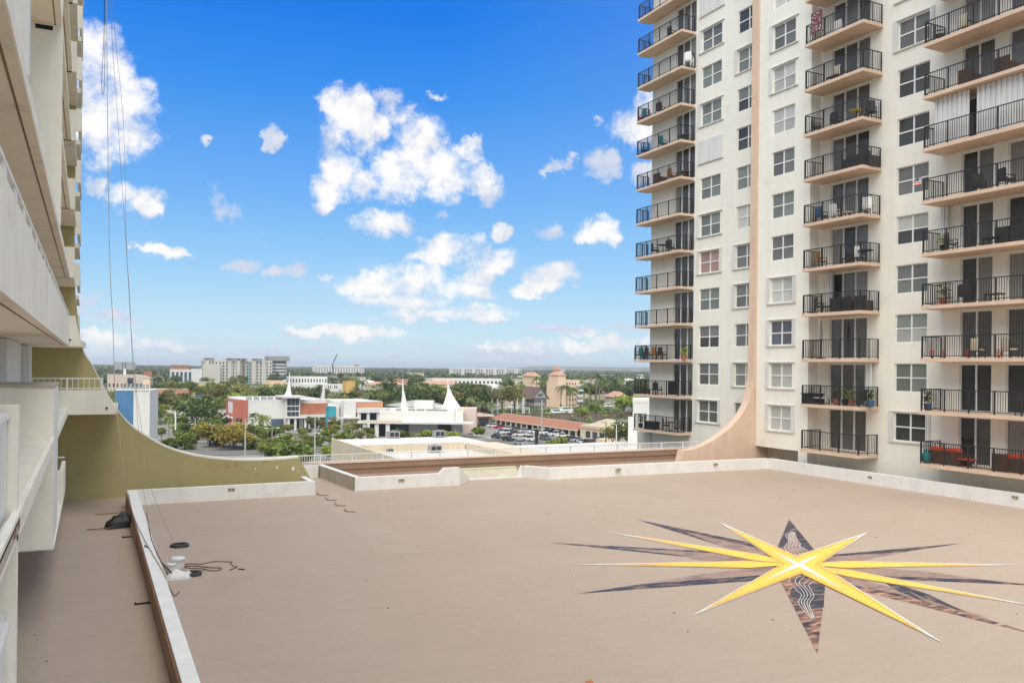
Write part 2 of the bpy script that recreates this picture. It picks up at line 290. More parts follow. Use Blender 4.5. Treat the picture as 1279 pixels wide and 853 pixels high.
def leafmat(name, c, c2, var=.4):
    mt = bpy.data.materials.new(name); mt.use_nodes = True; t = mt.node_tree; b = t.nodes['Principled BSDF']; L = t.links.new
    b.inputs['Roughness'].default_value = .7; b.inputs['Specular IOR Level'].default_value = .2
    tcx = t.nodes.new('ShaderNodeTexCoord'); n = t.nodes.new('ShaderNodeTexNoise'); n.inputs['Scale'].default_value = .9; n.inputs['Detail'].default_value = 5; L(tcx.outputs['Object'], n.inputs['Vector'])
    r = t.nodes.new('ShaderNodeMapRange'); L(n.outputs['Fac'], r.inputs[0]); r.inputs[1].default_value = .35; r.inputs[2].default_value = .65
    mx = t.nodes.new('ShaderNodeMix'); mx.data_type = 'RGBA'; L(r.outputs[0], mx.inputs[0]); mx.inputs[6].default_value = (*c, 1); mx.inputs[7].default_value = (*c2, 1)
    oi = t.nodes.new('ShaderNodeObjectInfo'); r2 = t.nodes.new('ShaderNodeMapRange'); L(oi.outputs['Random'], r2.inputs[0]); r2.inputs[3].default_value = 1-var; r2.inputs[4].default_value = 1+var
    m2 = t.nodes.new('ShaderNodeMix'); m2.data_type = 'RGBA'; m2.blend_type = 'MULTIPLY'; m2.inputs[0].default_value = 1; L(mx.outputs[2], m2.inputs[6]); L(r2.outputs[0], m2.inputs[7])
    L(m2.outputs[2], b.inputs['Base Color']); M[name] = mt
leafmat('leaf_mid', (0.098, 0.144, 0.034), (0.184, 0.230, 0.063)); leafmat('leaf_dark', (0.063, 0.098, 0.032), (0.115, 0.155, 0.052)); leafmat('leaf_lime', (0.161, 0.218, 0.040), (0.276, 0.322, 0.069))
leafmat('leaf_olive', (0.149, 0.149, 0.048), (0.241, 0.218, 0.081)); leafmat('leaf_gold', (0.241, 0.230, 0.040), (0.414, 0.287, 0.069)); leafmat('leaf_palm', (0.098, 0.138, 0.046), (0.184, 0.230, 0.086)); leafmat('leaf_far', (0.098, 0.132, 0.057), (0.167, 0.190, 0.092), .3)
# ---------------------------------------------------------------- mesh helper
class MB:
    def __init__(s): s.v, s.f, s.mi = [], [], []
    def face(s, pts, mi=0):
        n = len(s.v); s.v += [tuple(p) for p in pts]; s.f.append(tuple(range(n, n+len(pts)))); s.mi.append(mi)
    def box(s, a, b, mi=0):
        x0, x1 = sorted((a[0], b[0])); y0, y1 = sorted((a[1], b[1])); z0, z1 = sorted((a[2], b[2])); n = len(s.v)
        s.v += [(x0,y0,z0),(x1,y0,z0),(x1,y1,z0),(x0,y1,z0),(x0,y0,z1),(x1,y0,z1),(x1,y1,z1),(x0,y1,z1)]
        for q in ((0,3,2,1),(4,5,6,7),(0,1,5,4),(1,2,6,5),(2,3,7,6),(3,0,4,7)): s.f.append(tuple(n+i for i in q)); s.mi.append(mi)
        return s
    def obox(s, c, u, v, z0, z1, mi=0):      # box on corner c with edge vectors u, v in plan
        c, u, v = Vector(c[:2]), Vector(u[:2]), Vector(v[:2])
        s.prism([c, c+u, c+u+v, c+v], z0, z1, mi); return s
    def prism(s, poly, z0, z1, mi=0):
        p = [(q[0], q[1]) for q in poly]
        if sum(p[i][0]*p[(i+1)%len(p)][1]-p[(i+1)%len(p)][0]*p[i][1] for i in range(len(p))) < 0: p.reverse()
        n, k = len(s.v), len(p)
        s.v += [(x, y, z0) for x, y in p] + [(x, y, z1) for x, y in p]
        s.f.append(tuple(n+i for i in reversed(range(k)))); s.f.append(tuple(n+k+i for i in range(k))); s.mi += [mi, mi]
        for i in range(k): j = (i+1) % k; s.f.append((n+i, n+j, n+k+j, n+k+i)); s.mi.append(mi)
        return s
    def xz(s, poly, y0, y1, mi=0):            # polygon in XZ extruded along Y
        p = list(poly)
        if sum(p[i][0]*p[(i+1)%len(p)][1]-p[(i+1)%len(p)][0]*p[i][1] for i in range(len(p))) < 0: p.reverse()
        n, k = len(s.v), len(p)
        s.v += [(x, y0, z) for x, z in p] + [(x, y1, z) for x, z in p]
        s.f.append(tuple(n+i for i in range(k))); s.f.append(tuple(n+k+i for i in reversed(range(k)))); s.mi += [mi, mi]
        for i in range(k): j = (i+1) % k; s.f.append((n+j, n+i, n+k+i, n+k+j)); s.mi.append(mi)
        return s
    def tube(s, pts, r, n=6, mi=0, r1=None):
        pts = [Vector(p) for p in pts]; base = len(s.v); K = len(pts)
        for i, p in enumerate(pts):
            d = (pts[min(i+1, K-1)]-pts[max(i-1, 0)]).normalized()
            a = d.orthogonal() if abs(d.z) > .95 else d.cross(Vector((0,0,1)))
            a.normalize(); b = d.cross(a); rr = r if r1 is None else r+(r1-r)*i/(K-1)
            for j in range(n): t = 2*math.pi*j/n; s.v.append(tuple(p+a*(rr*math.cos(t))+b*(rr*math.sin(t))))
        for i in range(K-1):
            for j in range(n): k = (j+1) % n; s.f.append((base+i*n+j, base+i*n+k, base+(i+1)*n+k, base+(i+1)*n+j)); s.mi.append(mi)
        s.f.append(tuple(base+j for j in reversed(range(n)))); s.f.append(tuple(base+(K-1)*n+j for j in range(n))); s.mi += [mi, mi]
        return s
    def lathe(s, prof, c=(0,0,0), n=16, mi=0):
        base = len(s.v)
        for r, z in prof:
            for j in range(n): t = 2*math.pi*j/n; s.v.append((c[0]+r*math.cos(t), c[1]+r*math.sin(t), c[2]+z))
        for i in range(len(prof)-1):
            for j in range(n): k = (j+1) % n; s.f.append((base+i*n+j, base+i*n+k, base+(i+1)*n+k, base+(i+1)*n+j)); s.mi.append(mi)
        s.f.append(tuple(base+j for j in reversed(range(n)))); s.f.append(tuple(base+(len(prof)-1)*n+j for j in range(n))); s.mi += [mi, mi]
        return s
    def mesh(s, name, mats, smooth=False):
        me = bpy.data.meshes.new(name); me.from_pydata(s.v, [], s.f)
        for q in ([mats] if isinstance(mats, str) else mats): me.materials.append(M[q])
        me.polygons.foreach_set('material_index', s.mi)
        if smooth: me.polygons.foreach_set('use_smooth', [True]*len(s.f))
        me.update(); return me
WP = {}                                       # world position of every object (none of the parents is rotated unless noted)
def tag(o, label=None, cat=None, group=None, kind=None):
    for k, v in (('label', label), ('category', cat), ('group', group), ('kind', kind)):
        if v: o[k] = v
    return o
def thing(name, loc, label, cat, group=None, rz=0):
    o = bpy.data.objects.new(name, None); col.objects.link(o); o.location = loc; o.rotation_euler.z = rz; WP[o] = Vector(loc); o.empty_display_size = .3
    return tag(o, label, cat, group)
def link(name, me, parent=None, loc=(0,0,0), kind=None, local=False, rz=0):
    """link a mesh; loc is in world coordinates unless local"""
    o = bpy.data.objects.new(name, me); col.objects.link(o); loc = Vector(loc)
    if parent is not None:
        o.parent = parent
        if local: WP[o] = WP[parent]+loc
        else: WP[o] = loc.copy(); loc = loc-WP[parent]
    else: WP[o] = loc.copy()
    o.location = loc; o.rotation_euler.z = rz
    if kind: o['kind'] = kind
    return o
def struct(name, me, loc=(0,0,0)): return link(name, me, None, loc, 'structure')
def dup(o, loc=None, rz=None, parent=None, label=None, group=None):
    c = o.copy(); col.objects.link(c)
    if parent is not None: c.parent = parent
    if loc is not None: c.location = loc
    if rz is not None: c.rotation_euler.z = rz
    WP[c] = Vector(c.location)
    if label: c['label'] = label
    if group: c['group'] = group
    for ch in list(o.children): dup(ch, parent=c)
    return c
def wall_path(pts, th, z0, z1, mb=None, mi=0):
    """wall of thickness th to the left of a plan polyline, mitred"""
    mb = mb or MB(); P = [Vector(p) for p in pts]; O = []
    for i, p in enumerate(P):
        ns = []
        if i > 0: d = (p-P[i-1]).normalized(); ns.append(Vector((-d.y, d.x)))
        if i < len(P)-1: d = (P[i+1]-p).normalized(); ns.append(Vector((-d.y, d.x)))
        n = sum(ns, Vector((0, 0))).normalized(); O.append(p+n*(th/max(.35, n.dot(ns[0]))))
    mb.prism(P+O[::-1], z0, z1, mi); return mb
def holed_wall(mb, axis, at, a0, a1, z0, z1, holes, face, depth=.22, mi=0, mi_rev=0):
    """vertical wall plane (axis 'x': X = at, spans Y) with rectangular openings and their reveals; face = -1 or 1 = outward sign"""
    ys = sorted({a0, a1, *[v for h in holes for v in h[:2] if a0 < v < a1]}); zs = sorted({z0, z1, *[v for h in holes for v in h[2:] if z0 < v < z1]})
    P = (lambda a, z, d=0: (at-face*d, a, z)) if axis == 'x' else (lambda a, z, d=0: (a, at-face*d, z))
    for i in range(len(ys)-1):
        for j in range(len(zs)-1):
            cy, cz = (ys[i]+ys[i+1])/2, (zs[j]+zs[j+1])/2
            if any(h[0] < cy < h[1] and h[2] < cz < h[3] for h in holes): continue
            mb.face([P(ys[i], zs[j]), P(ys[i+1], zs[j]), P(ys[i+1], zs[j+1]), P(ys[i], zs[j+1])], mi)
    for h in holes:
        h = (max(h[0], a0), min(h[1], a1), h[2], h[3])
        for p, q in (((h[0], h[2]), (h[1], h[2])), ((h[1], h[2]), (h[1], h[3])), ((h[1], h[3]), (h[0], h[3])), ((h[0], h[3]), (h[0], h[2]))):
            mb.face([P(*p), P(*q), P(*q, depth), P(*p, depth)], mi_rev)
    return mb
# ================================================================ SETTING: ground and deck
g = MB(); g.face([(-9000,-600,0),(14000,-600,0),(14000,12500,0),(-9000,12500,0)])
struct('ground', g.mesh('ground', 'ground'), (0,0,ST))
mb = MB(); mb.box((-2.3,-14,DECK-.5),(38.75,47.2,DECK)); struct('roof_deck', mb.mesh('roof_deck', 'deck_paint'))
mb = MB(); mb.box((-2.2,-13.9,ST),(38.65,47.1,DECK-.5)); t = thing('parking_garage', (18,20,ST), 'cream parking garage block carrying the tan roof deck', 'garage'); link('garage_wall', mb.mesh('garage_wall', 'cream'), t)
mb = MB(); mb.prism([(11.85,41.1),(17.3,41.1),(17.9,42.9),(22.2,42.9),(23.0,41.2),(38.3,40.75),(38.3,47.18),(11.45,47.18)], DECK, DECK+.004); struct('planting_strip_floor', mb.mesh('strip', 'brown_deck'))
# lighter repaired band and seam on the deck
a = [gp(*p, DECK+.004) for p in ((393,622),(423,616),(530,690),(470,690))]
mb = MB(); mb.face(a); struct('deck_repair_strip', mb.mesh('deck_repair', 'deck_patch'))
# parapets
def scupper(parent, p, ax):
    mb = MB(); mb.box((-.13,-.012,-.055),(.13,.1,.055)) if ax == 'y' else mb.box((-.012,-.13,-.055),(.1,.13,.055))
    mb2 = MB()
    for a_, b_ in (((-.155,-.02,-.075),(-.125,.05,.075)),((.125,-.02,-.075),(.155,.05,.075)),((-.125,-.02,.05),(.125,.05,.075)),((-.125,-.02,-.075),(.125,.05,-.05)),((-.02,-.02,-.05),(.02,.02,.05))):
        if ax == 'y': mb2.box(a_, b_)
        else: mb2.box((a_[1],a_[0],a_[2]),(b_[1],b_[0],b_[2]))
    o = link('drain_opening', mb.mesh('drain', 'brown_edge'), parent, p); link('drain_frame', mb2.mesh('drain_frame', 'beige_wall'), o, p)
PT = DECK+.65
t = thing('parapet_wall', (1.7,30,DECK), 'low white parapet between the narrow walkway and the roof deck, turning to the olive wall', 'parapet')
mb = MB(); mb.prism([(1.50,5),(1.74,5),(1.90,40.3),(1.50,40.3)], DECK, PT); mb.prism([(1.50,40.3),(9.72,40.3),(9.72,42.39),(9.45,42.39),(9.45,40.58),(1.50,40.58)], DECK, PT)
link('wall', mb.mesh('parapet_a', 'white_paint'), t)
mb = MB(); mb.box((1.465,5,DECK+.02),(1.497,40.2,PT-.06)); link('edge_flashing', mb.mesh('flashing', 'brown_edge'), t)
mb = MB(); mb.box((1.455,5,PT-.10),(1.53,40.2,PT-.055)); link('edge_trim', mb.mesh('edge_trim', 'rust'), t)
p = yp(289, 611.5, 40.3); scupper(t, (p.x, 40.3, p.z), 'y')
mb = MB(); mb.box((1.9,40.58,DECK),(9.44,42.38,DECK+.25)); struct('planter_soil', mb.mesh('soil', 'brown_edge'))
t = thing('parapet_wall', (24,41,DECK), 'white parapet along the far and tower side of the deck with a stepped recess', 'parapet')
mb = MB()
wall_path([(11.82,40.85),(16.35,40.85)], .32, DECK, PT-.002, mb)
mb.xz([(16.351,DECK),(17.45,DECK),(17.45,DECK+.92),(16.62,DECK+.92),(16.351,PT)], 40.85, 41.17)
for (ax, ay), (bx_, by_) in (((17.452,40.85),(18.75,42.45)),((17.452,41.16),(18.45,42.75))):
    mb.face([(ax,ay,DECK),(bx_,by_,DECK),(bx_,by_,DECK+.12),(ax,ay,DECK+.92)])
mb.face([(17.452,40.85,DECK+.92),(18.75,42.45,DECK+.12),(18.45,42.75,DECK+.12),(17.452,41.16,DECK+.92)]); mb.face([(18.75,42.45,DECK),(18.45,42.75,DECK),(18.45,42.75,DECK+.12),(18.75,42.45,DECK+.12)])
mb.xz([(22.02,DECK),(21.75,DECK),(22.02,PT-.001)], 42.5, 42.8)
wall_path([(22.02,42.45),(22.85,40.95)], .32, DECK, PT-.003, mb)
wall_path([(22.85,40.95),(38.42,40.42)], .32, DECK, PT, mb)
wall_path([(38.42,40.42),(38.45,6)], .30, DECK, PT-.001, mb)
mb.box((18.2,42.35,DECK),(22.0,42.48,DECK+.09))
link('wall', mb.mesh('parapet_b', 'white_paint'), t)
mb = MB(); wall_path([(11.42,46.95),(11.82,40.85)], .28, DECK, PT-.004, mb); link('side_wall', mb.mesh('parapet_side', 'beige_wall'), t)  # beige here paints in the shadow on this side of the white parapet
mb = MB(); wall_path([(11.42,46.94),(11.815,40.86)], .30, PT-.004, PT+.03, mb); link('coping', mb.mesh('coping', 'white_paint'), t)
mb = MB(); mb.face([(18.75,42.5,DECK+.05),(22.0,42.5,DECK+.05),(22.0,43.345,DECK+.42),(18.5,43.345,DECK+.42)]); link('recess_ramp', mb.mesh('recess', 'beige_wall'), t)
mb = MB(); mb.prism([(18.5,43.35),(22.1,43.35),(22.1,43.75),(18.5,43.75)], DECK, DECK+.50); link('recess_cap', mb.mesh('recess_cap', 'green_cap'), t)
for px, py in ((501,599.5),(770,586)): p = yp(px, py, 40.9); scupper(t, (p.x, 40.83 if px < 600 else 40.65, p.z), 'y')
p = yp(894, 579.7, 40.5); scupper(t, (p.x, 40.49, p.z), 'y')
for px, py in ((1086.5,596),(1268,621)):
    d = ray(px, py); p = d*(38.42/d.x); scupper(t, (38.43, p.y, p.z), 'x')
# far brown wall and the short white railing on it
t = thing('edge_wall', (22,47.2,DECK), 'long low brown wall closing the far edge of the deck', 'wall')
mb = MB(); mb.box((6,47.2,DECK-.6),(41,47.55,PT)); link('wall', mb.mesh('edge_wall', 'brown_deck'), t)
mb = MB(); mb.box((6,47.16,PT),(41,47.6,PT+.05)); link('coping', mb.mesh('edge_coping', 'peach'), t)
mb = MB(); mb.box((11.8,47.15,DECK+.30),(41,47.2,DECK+.335)); link('ledge_strip', mb.mesh('ledge', 'brown_edge'), t)
mb = MB(); mb.box((9.9,46.5,DECK),(11.38,46.8,PT+.03)); link('end_wall', mb.mesh('edge_end', 'white_paint'), t)
def railing_x(name, x0, x1, y, z0, z1, label, gap=.13, mname='white_metal', posts=1.8):
    t = thing(name, ((x0+x1)/2, y, z0), label, 'railing')
    mb = MB(); mb.box((x0,y-.03,z1-.05),(x1,y+.03,z1)); mb.box((x0,y-.02,z0+.05),(x1,y+.02,z0+.09)); link('rail', mb.mesh('rail', mname), t)
    mb = MB(); n = int((x1-x0)/gap)
    for i in range(n): x = x0+gap*(i+.5); mb.box((x-.012,y-.012,z0+.09),(x+.012,y+.012,z1-.05))
    link('balusters', mb.mesh('balusters', mname), t, kind='stuff')
    n = int((x1-x0)/posts)+1; pm = MB(); pm.box((-.03,-.035,0),(.03,.035,z1-z0-.052)); pm = pm.mesh('post', mname)
    for i in range(n): link('post', pm, t, (x0+.05+(x1-x0-.1)*i/(n-1), y, z0))
    return t
railing_x('railing', 6.2, 40.8, 47.38, PT+.05, -5.03, 'short white metal railing standing on the brown wall at the far deck edge')
exec_after = []
# ================================================================ RIGHT TOWER
FH, ZB = 2.705, -4.77
def slab_z(k): return ZB+FH*k
NF = 13
XF, XP, XB = 40.0, 39.2, 38.4
tw = thing('apartment_tower', (46,40,ST), 'tall cream apartment tower with peach balcony slabs and black railings', 'tower')
DA = (49.98, 52.38); WA = (47.12, 49.33); WA2 = (43.35, 45.46); WF = (39.28, 41.22); DB = (34.32, 37.09); WG = (30.42, 32.43); DC = (26.80, 28.52); DC2 = (24.1, 26.06); WH = (20.6, 22.3)
holesA, holesF, holesG = [], [], []
for k in range(NF):
    zf, zc = slab_z(k)+.08, slab_z(k+1)-.16
    for d in (DA,): holesA.append((*d, zf, zc))
    for d in (DB, DC, DC2): holesG.append((*d, zf, zc))
    zs, zw = slab_z(k+1)-.17-1.57, slab_z(k+1)-.17
    for q in (WA, WA2): holesA.append((*q, zs, zw))
    holesF.append((*WF, zs, zw))
    for q in (WG, WH): holesG.append((*q, zs, zw))
ZT = 31.0
mb = MB(); holed_wall(mb, 'x', XF, 42.6, 55.35, ST, ZT, holesA, -1); holed_wall(mb, 'x', XF, 12, 37.95, ST, ZT, holesG, -1)
link('facade', mb.mesh('facade', 'tower_paint'), tw)
mb = MB(); holed_wall(mb, 'x', XP, 37.95, 42.42, -4.95, ZT, holesF, -1)
link('projecting_bay', mb.mesh('bay', 'tower_paint'), tw); mb = MB(); mb.face([(XP,37.95,ST),(XF,37.95,ST),(XF,37.95,ZT),(XP,37.95,ZT)]); link('bay_side', mb.mesh('bay_side', 'tower_paint'), tw); mb = MB(); mb.face([(XP,42.42,-4.95),(XF,42.42,-4.95),(XF,42.42,ZT),(XP,42.42,ZT)]); mb.face([(XP,37.95,-4.95),(XP,42.42,-4.95),(XF+.3,42.42,-4.95),(XF+.3,37.95,-4.95)])
link('bay_soffit', mb.mesh('bay_soffit', 'tower_paint'), tw)
mb = MB(); mb.box((XP+.001,37.955,ST),(XF,38.7,-4.951)); link('bay_column', mb.mesh('bay_column', 'tower_paint'), tw)
mb = MB(); mb.box((XF+.28,38.7,ST),(XF+.4,43,-4.951)); link('recess_wall', mb.mesh('recess_wall', 'tower_side'), tw)
mb = MB(); mb.box((XF+.35,12,ST),(62,55.35,ZT-.4)); mb.face([(XF,55.35,ST),(XF+.36,55.35,ST),(XF+.36,55.35,ZT),(XF,55.35,ZT)]); mb.box((XF,12,ZT),(62,55.35,ZT+.5))
link('core', mb.mesh('core', 'tower_side'), tw)
mb = MB(); mb.box((XF-.15,55.0,ST),(62,56.75,-5.05)); link('podium', mb.mesh('podium', 'tower_side'), tw)
# curved fin
FY = 42.43
cv = [(39.08,ZT+.6),(39.08,8.6),(39.02,.66),(38.8,-1.46),(38.22,-2.66),(37.3,-3.56),(36.2,-4.24),(35.25,-4.68),(34.35,-4.97),(33.75,-5.06),(33.35,-5.06)]
def smooth_curve(pts, n=4):
    out = []
    for i in range(len(pts)-1):
        p0, p1, p2, p3 = pts[max(i-1,0)], pts[i], pts[i+1], pts[min(i+2,len(pts)-1)]
        for j in range(n):
            t = j/n
            out.append(tuple(.5*((2*p1[a])+(-p0[a]+p2[a])*t+(2*p0[a]-5*p1[a]+4*p2[a]-p3[a])*t*t+(-p0[a]+3*p1[a]-3*p2[a]+p3[a])*t**3) for a in (0,1)))
    return out+[pts[-1]]
def fin(name, front, back_x, tail, y0, y1, mats, parent):
    """curved fin: front = curved edge (x,z) from top down, then tail points; closed on back_x"""
    mb = MB(); poly = front+tail; k = len(poly)
    for i in range(k-1):
        (xa, za), (xb, zb) = poly[i], poly[i+1]
        mb.face([(xa,y0,za),(xb,y0,zb),(xb,y1,zb),(xa,y1,za)], 1)
    side = [(back_x, front[0][1])]+poly+[(back_x, tail[-1][1])]
    mb.face([(x, y0, z) for x, z in side], 0); mb.face([(x, y1, z) for x, z in reversed(side)], 0)
    return link(name, mb.mesh(name, mats), parent)
fin('curved_fin', smooth_curve(cv[1:]), XF+.3, [(33.0,DECK-.1)], FY, FY+.62, ('peach','peach'), tw)
mb = MB(); mb.box((39.08,FY,8.601),(XF+.3,FY+.62,ZT+.5)); link('fin_shaft', mb.mesh('fin_shaft', 'peach'), tw)
# windows
GL = ['glass_dark','glass_grey','glass_green','glass_white','glass_beige','glass_blue','glass_pink']
MC = {}
def cached(key, fn):
    if key not in MC: MC[key] = fn()
    return MC[key]
def pane_mesh(w_, h_, gm):
    def f():
        b = MB(); b.box((0,-w_/2,0),(.02,w_/2,h_)); return b.mesh('pane', gm)
    return cached(('pane', round(w_,3), round(h_,3), gm), f)
def window(parent, X, q, zs, zw, gm, stacks='', closed=False):
    W, H = q[1]-q[0], zw-zs; yc = (q[0]+q[1])/2
    def fr():
        b = MB(); f = .055
        b.box((0,-W/2,0),(.08,-W/2+f,H)); b.box((0,W/2-f,0),(.08,W/2,H)); b.box((0,-W/2+f,0),(.08,W/2-f,f)); b.box((0,-W/2+f,H-f),(.08,W/2-f,H))
        b.box((.005,-.045,f),(.08,.045,H-f)); b.box((.01,-W/2+f,H/2-.035),(.075,-.045,H/2+.035)); b.box((.01,.045,H/2-.035),(.075,W/2-f,H/2+.035)); return b.mesh('frame', 'white_metal')
    fo = link('window', cached(('frame', round(W,3), round(H,3)), fr), parent, (X+.08, yc, zs))
    pw_, ph = W/2-.055-.045, H/2-.055-.035
    lo, up = gm if isinstance(gm, tuple) else (gm, gm)
    for sy in (-1, 1):
        for zz, g_ in ((.055, lo), (H/2+.035, up)):
            link('pane', pane_mesh(pw_, ph, g_), fo, (X+.08+.045, yc+sy*(.045+pw_/2), zs+zz))
    def sill():
        b = MB(); b.box((-.09,-W/2-.28,-.09),(-.002,W/2+.28,-.01)); return b.mesh('sill', 'tower_side')
    if stacks or closed: link('sill', cached(('sill', round(W,3)), sill), fo, (X, yc, zs))
    def stack():
        b = MB()
        for i in range(4): b.box((-.10 if i % 2 else -.07,-.13+.065*i,0),(-.003,-.13+.065*i+.06,H+.04))
        return b.mesh('shutter_stack', 'shutter_white')
    for s in stacks: link('folded_shutter', cached(('stk', round(H,3)), stack), fo, (X, (q[1]+.16) if s == 'L' else (q[0]-.16), zs-.01))
    if stacks:
        def trk():
            b = MB(); b.box((-.09,-W/2-.28,0),(-.002,W/2+.28,.05)); return b.mesh('shutter_track', 'shutter_white')
        link('shutter_track', cached(('trk', round(W,3)), trk), fo, (X, yc, zw+.04))
    if closed:
        def shp(): 
            b = MB(); n = 11; ww = (W+.5)/n
            for i in range(n):
                y = -(W+.5)/2+i*ww; o_ = -.10 if i % 2 else -.065
                b.box((o_,y,-.01),(-.004,y+ww*.94,H+.03))
            return b.mesh('closed_shutter', 'shutter_white')
        link('closed_shutter', cached(('shp', round(W,3)), shp), fo, (X, yc, zs))
rw = random.Random(5)
winA = {0:('glass_grey','LR'),1:('glass_grey',''),2:(('glass_dark','glass_grey'),''),3:(('glass_green','glass_green'),''),4:('glass_pink','LR'),5:(('glass_grey','glass_green'),'L'),6:(('glass_grey','glass_green'),'R'),7:('X',''),8:('glass_green','L'),9:('glass_green',''),10:('glass_grey','L'),11:('X','')}
winA[6] = ('glass_green',''); 
winF = {0:('glass_white','LR'),1:('glass_white','L'),2:('glass_blue','LR'),3:('glass_white','LR'),4:('glass_grey',''),5:('glass_green',''),6:('glass_grey',''),7:('glass_white',''),8:('glass_white','L'),9:('glass_grey','L')}
winG = {0:('glass_dark','LR'),1:('glass_green',''),2:(('glass_white','glass_green'),''),3:(('glass_green','glass_grey'),''),4:(('glass_dark','glass_white'),''),5:('glass_grey',''),6:('glass_dark',''),7:('glass_dark',''),8:('glass_grey','LR'),9:('glass_grey','R')}
for k in range(NF):
    zw = slab_z(k+1)-.17; zs = zw-1.57
    for X, q, tb in ((XF, WA, winA), (XF, WA2, None), (XP, WF, winF), (XF, WG, winG), (XF, WH, None)):
        gm, st = (tb or {}).get(k, (rw.choice(GL[:5]), rw.choice(['', '', 'L', 'LR'])))
        if tb is None: gm = rw.choice([('glass_dark','glass_green'),'glass_grey','glass_dark','glass_green','glass_white']); st = rw.choice(['', 'L', ''])
        window(tw, X, q, zs, zw, 'glass_grey' if gm == 'X' else gm, st, gm == 'X')
# sliding doors
def door(parent, X, q, zf, zc, n, cols, name='sliding_door'):
    W, H = q[1]-q[0], zc-zf; yc = (q[0]+q[1])/2
    def fr():
        b = MB(); f = .06
        b.box((0,-W/2,0),(.10,-W/2+f,H)); b.box((0,W/2-f,0),(.10,W/2,H)); b.box((0,-W/2+f,0),(.10,W/2-f,.08)); b.box((0,-W/2+f,H-.09),(.10,W/2-f,H))
        for i in range(1, n): y = -W/2+W*i/n; b.box((.004,y-.05,.08),(.09,y+.05,H-.09))
        return b.mesh('door_frame', 'white_metal')
    fo = link(name, cached(('dfr', round(W,3), round(H,3), n), fr), parent, (X+.09, yc, zf))
    pw_ = W/n-.11
    for i in range(n): link('pane', pane_mesh(pw_, H-.17, cols[i % len(cols)]), fo, (X+.14, yc-W/2+W*(i+.5)/n, zf+.08))
rd = random.Random(11)
for k in range(NF):
    zf, zc = slab_z(k)+.08, slab_z(k+1)-.16
    pick = lambda n: [rd.choice(['glass_dark','glass_dark','glass_grey','glass_drape','glass_curtain','glass_dark','glass_grey','glass_drape']) for _ in range(n)]
    door(tw, XF, DA, zf, zc, 3, pick(3)); door(tw, XF, DB, zf, zc, 3, pick(3)); door(tw, XF, DC, zf, zc, 2, pick(2)); door(tw, XF, DC2, zf, zc, 2, pick(2))
# balconies
def balcony(k, y0, y1, x0, far_rail=True):
    zb = slab_z(k); D = XF-x0; L_ = y1-y0; yc = (y0+y1)/2
    def sm():
        b = MB(); b.box((-D,-L_/2,-.10),(-.003,L_/2,.08)); return b.mesh('balcony_slab', 'peach')
    s = link('balcony', cached(('slab', round(D,2), round(L_,2)), sm), tw, (XF, yc, zb))
    r0, r1, xx = .17, 1.22, -D+.07
    ya, yb = -L_/2+.07, L_/2-.07
    def rm():
        b = MB(); t_ = .022
        b.box((xx-t_,ya-t_,r1-.045),(xx+t_,yb+t_,r1)); b.box((xx-t_,ya,r0),(xx+t_,yb,r0+.035))
        for y in (ya, yb): b.box((xx+t_,y-t_,r1-.045),(-.03,y+t_,r1-.002)); b.box((xx+t_,y-t_,r0),(-.03,y+t_,r0+.035))
        n = max(2, round(L_/1.35))
        for i in range(n+1): y = ya+(yb-ya)*i/n; b.box((xx-.03,y-.03,.08),(xx+.03,y+.03,r1-.046))
        for y in (ya, yb): b.box((xx+D*.45,y-.025,.08),(xx+D*.45+.05,y+.025,r1-.047)); b.box((-.07,y-.025,.08),(-.03,y+.025,r1-.047))
        return b.mesh('balcony_railing', 'black_metal')
    link('railing', cached(('rail', round(D,2), round(L_,2)), rm), s, (XF, yc, zb))
    def bm_():
        b = MB(); n = int((yb-ya)/.125)
        for i in range(n): y = ya+(yb-ya)*(i+.5)/n; b.box((xx-.010,y-.010,r0+.035),(xx+.010,y+.010,r1-.045))
        n = int((D-.15)/.125)
        for y in (ya, yb):
            for i in range(n): x = xx+(D-.12)*(i+.6)/n; b.box((x-.010,y-.010,r0+.035),(x+.010,y+.010,r1-.045))
        return b.mesh('balusters', 'black_metal')
    link('balusters', cached(('bal', round(D,2), round(L_,2)), bm_), s, (XF, yc, zb), 'stuff')
for k in range(NF):
    balcony(k, 50.1, 55.75, 38.75); balcony(k, 33.42, 37.75, XB); balcony(k, 22.9, 29.6, XB)
# closed accordion shutters on one right-stack balcony
z6 = slab_z(6)+.08
for ya, yb in ((27.35,29.2),(22.9,26.9)):
    b = MB(); n = int((yb-ya)/.13)
    for i in range(n): y = ya+(yb-ya)*i/n; o_ = .9 if i % 2 else .84; b.box((-o_,y,0),(-.78,y+(yb-ya)/n*.93,FH-.2))
    link('storm_shutter', b.mesh('storm_shutter', 'shutter_white'), tw, (XF-.3, 0, z6))
for k, y in ((3,36.9),(4,29.3),(1,34.0)):
    b = MB()
    for i in range(3): b.box((-.25 if i % 2 else -.2,-.2+.13*i,0),(-.03,-.2+.13*i+.11,FH-.2))
    link('folded_shutter', b.mesh('folded_shutter', 'shutter_white'), tw, (XF-.1, y, slab_z(k)+.08))
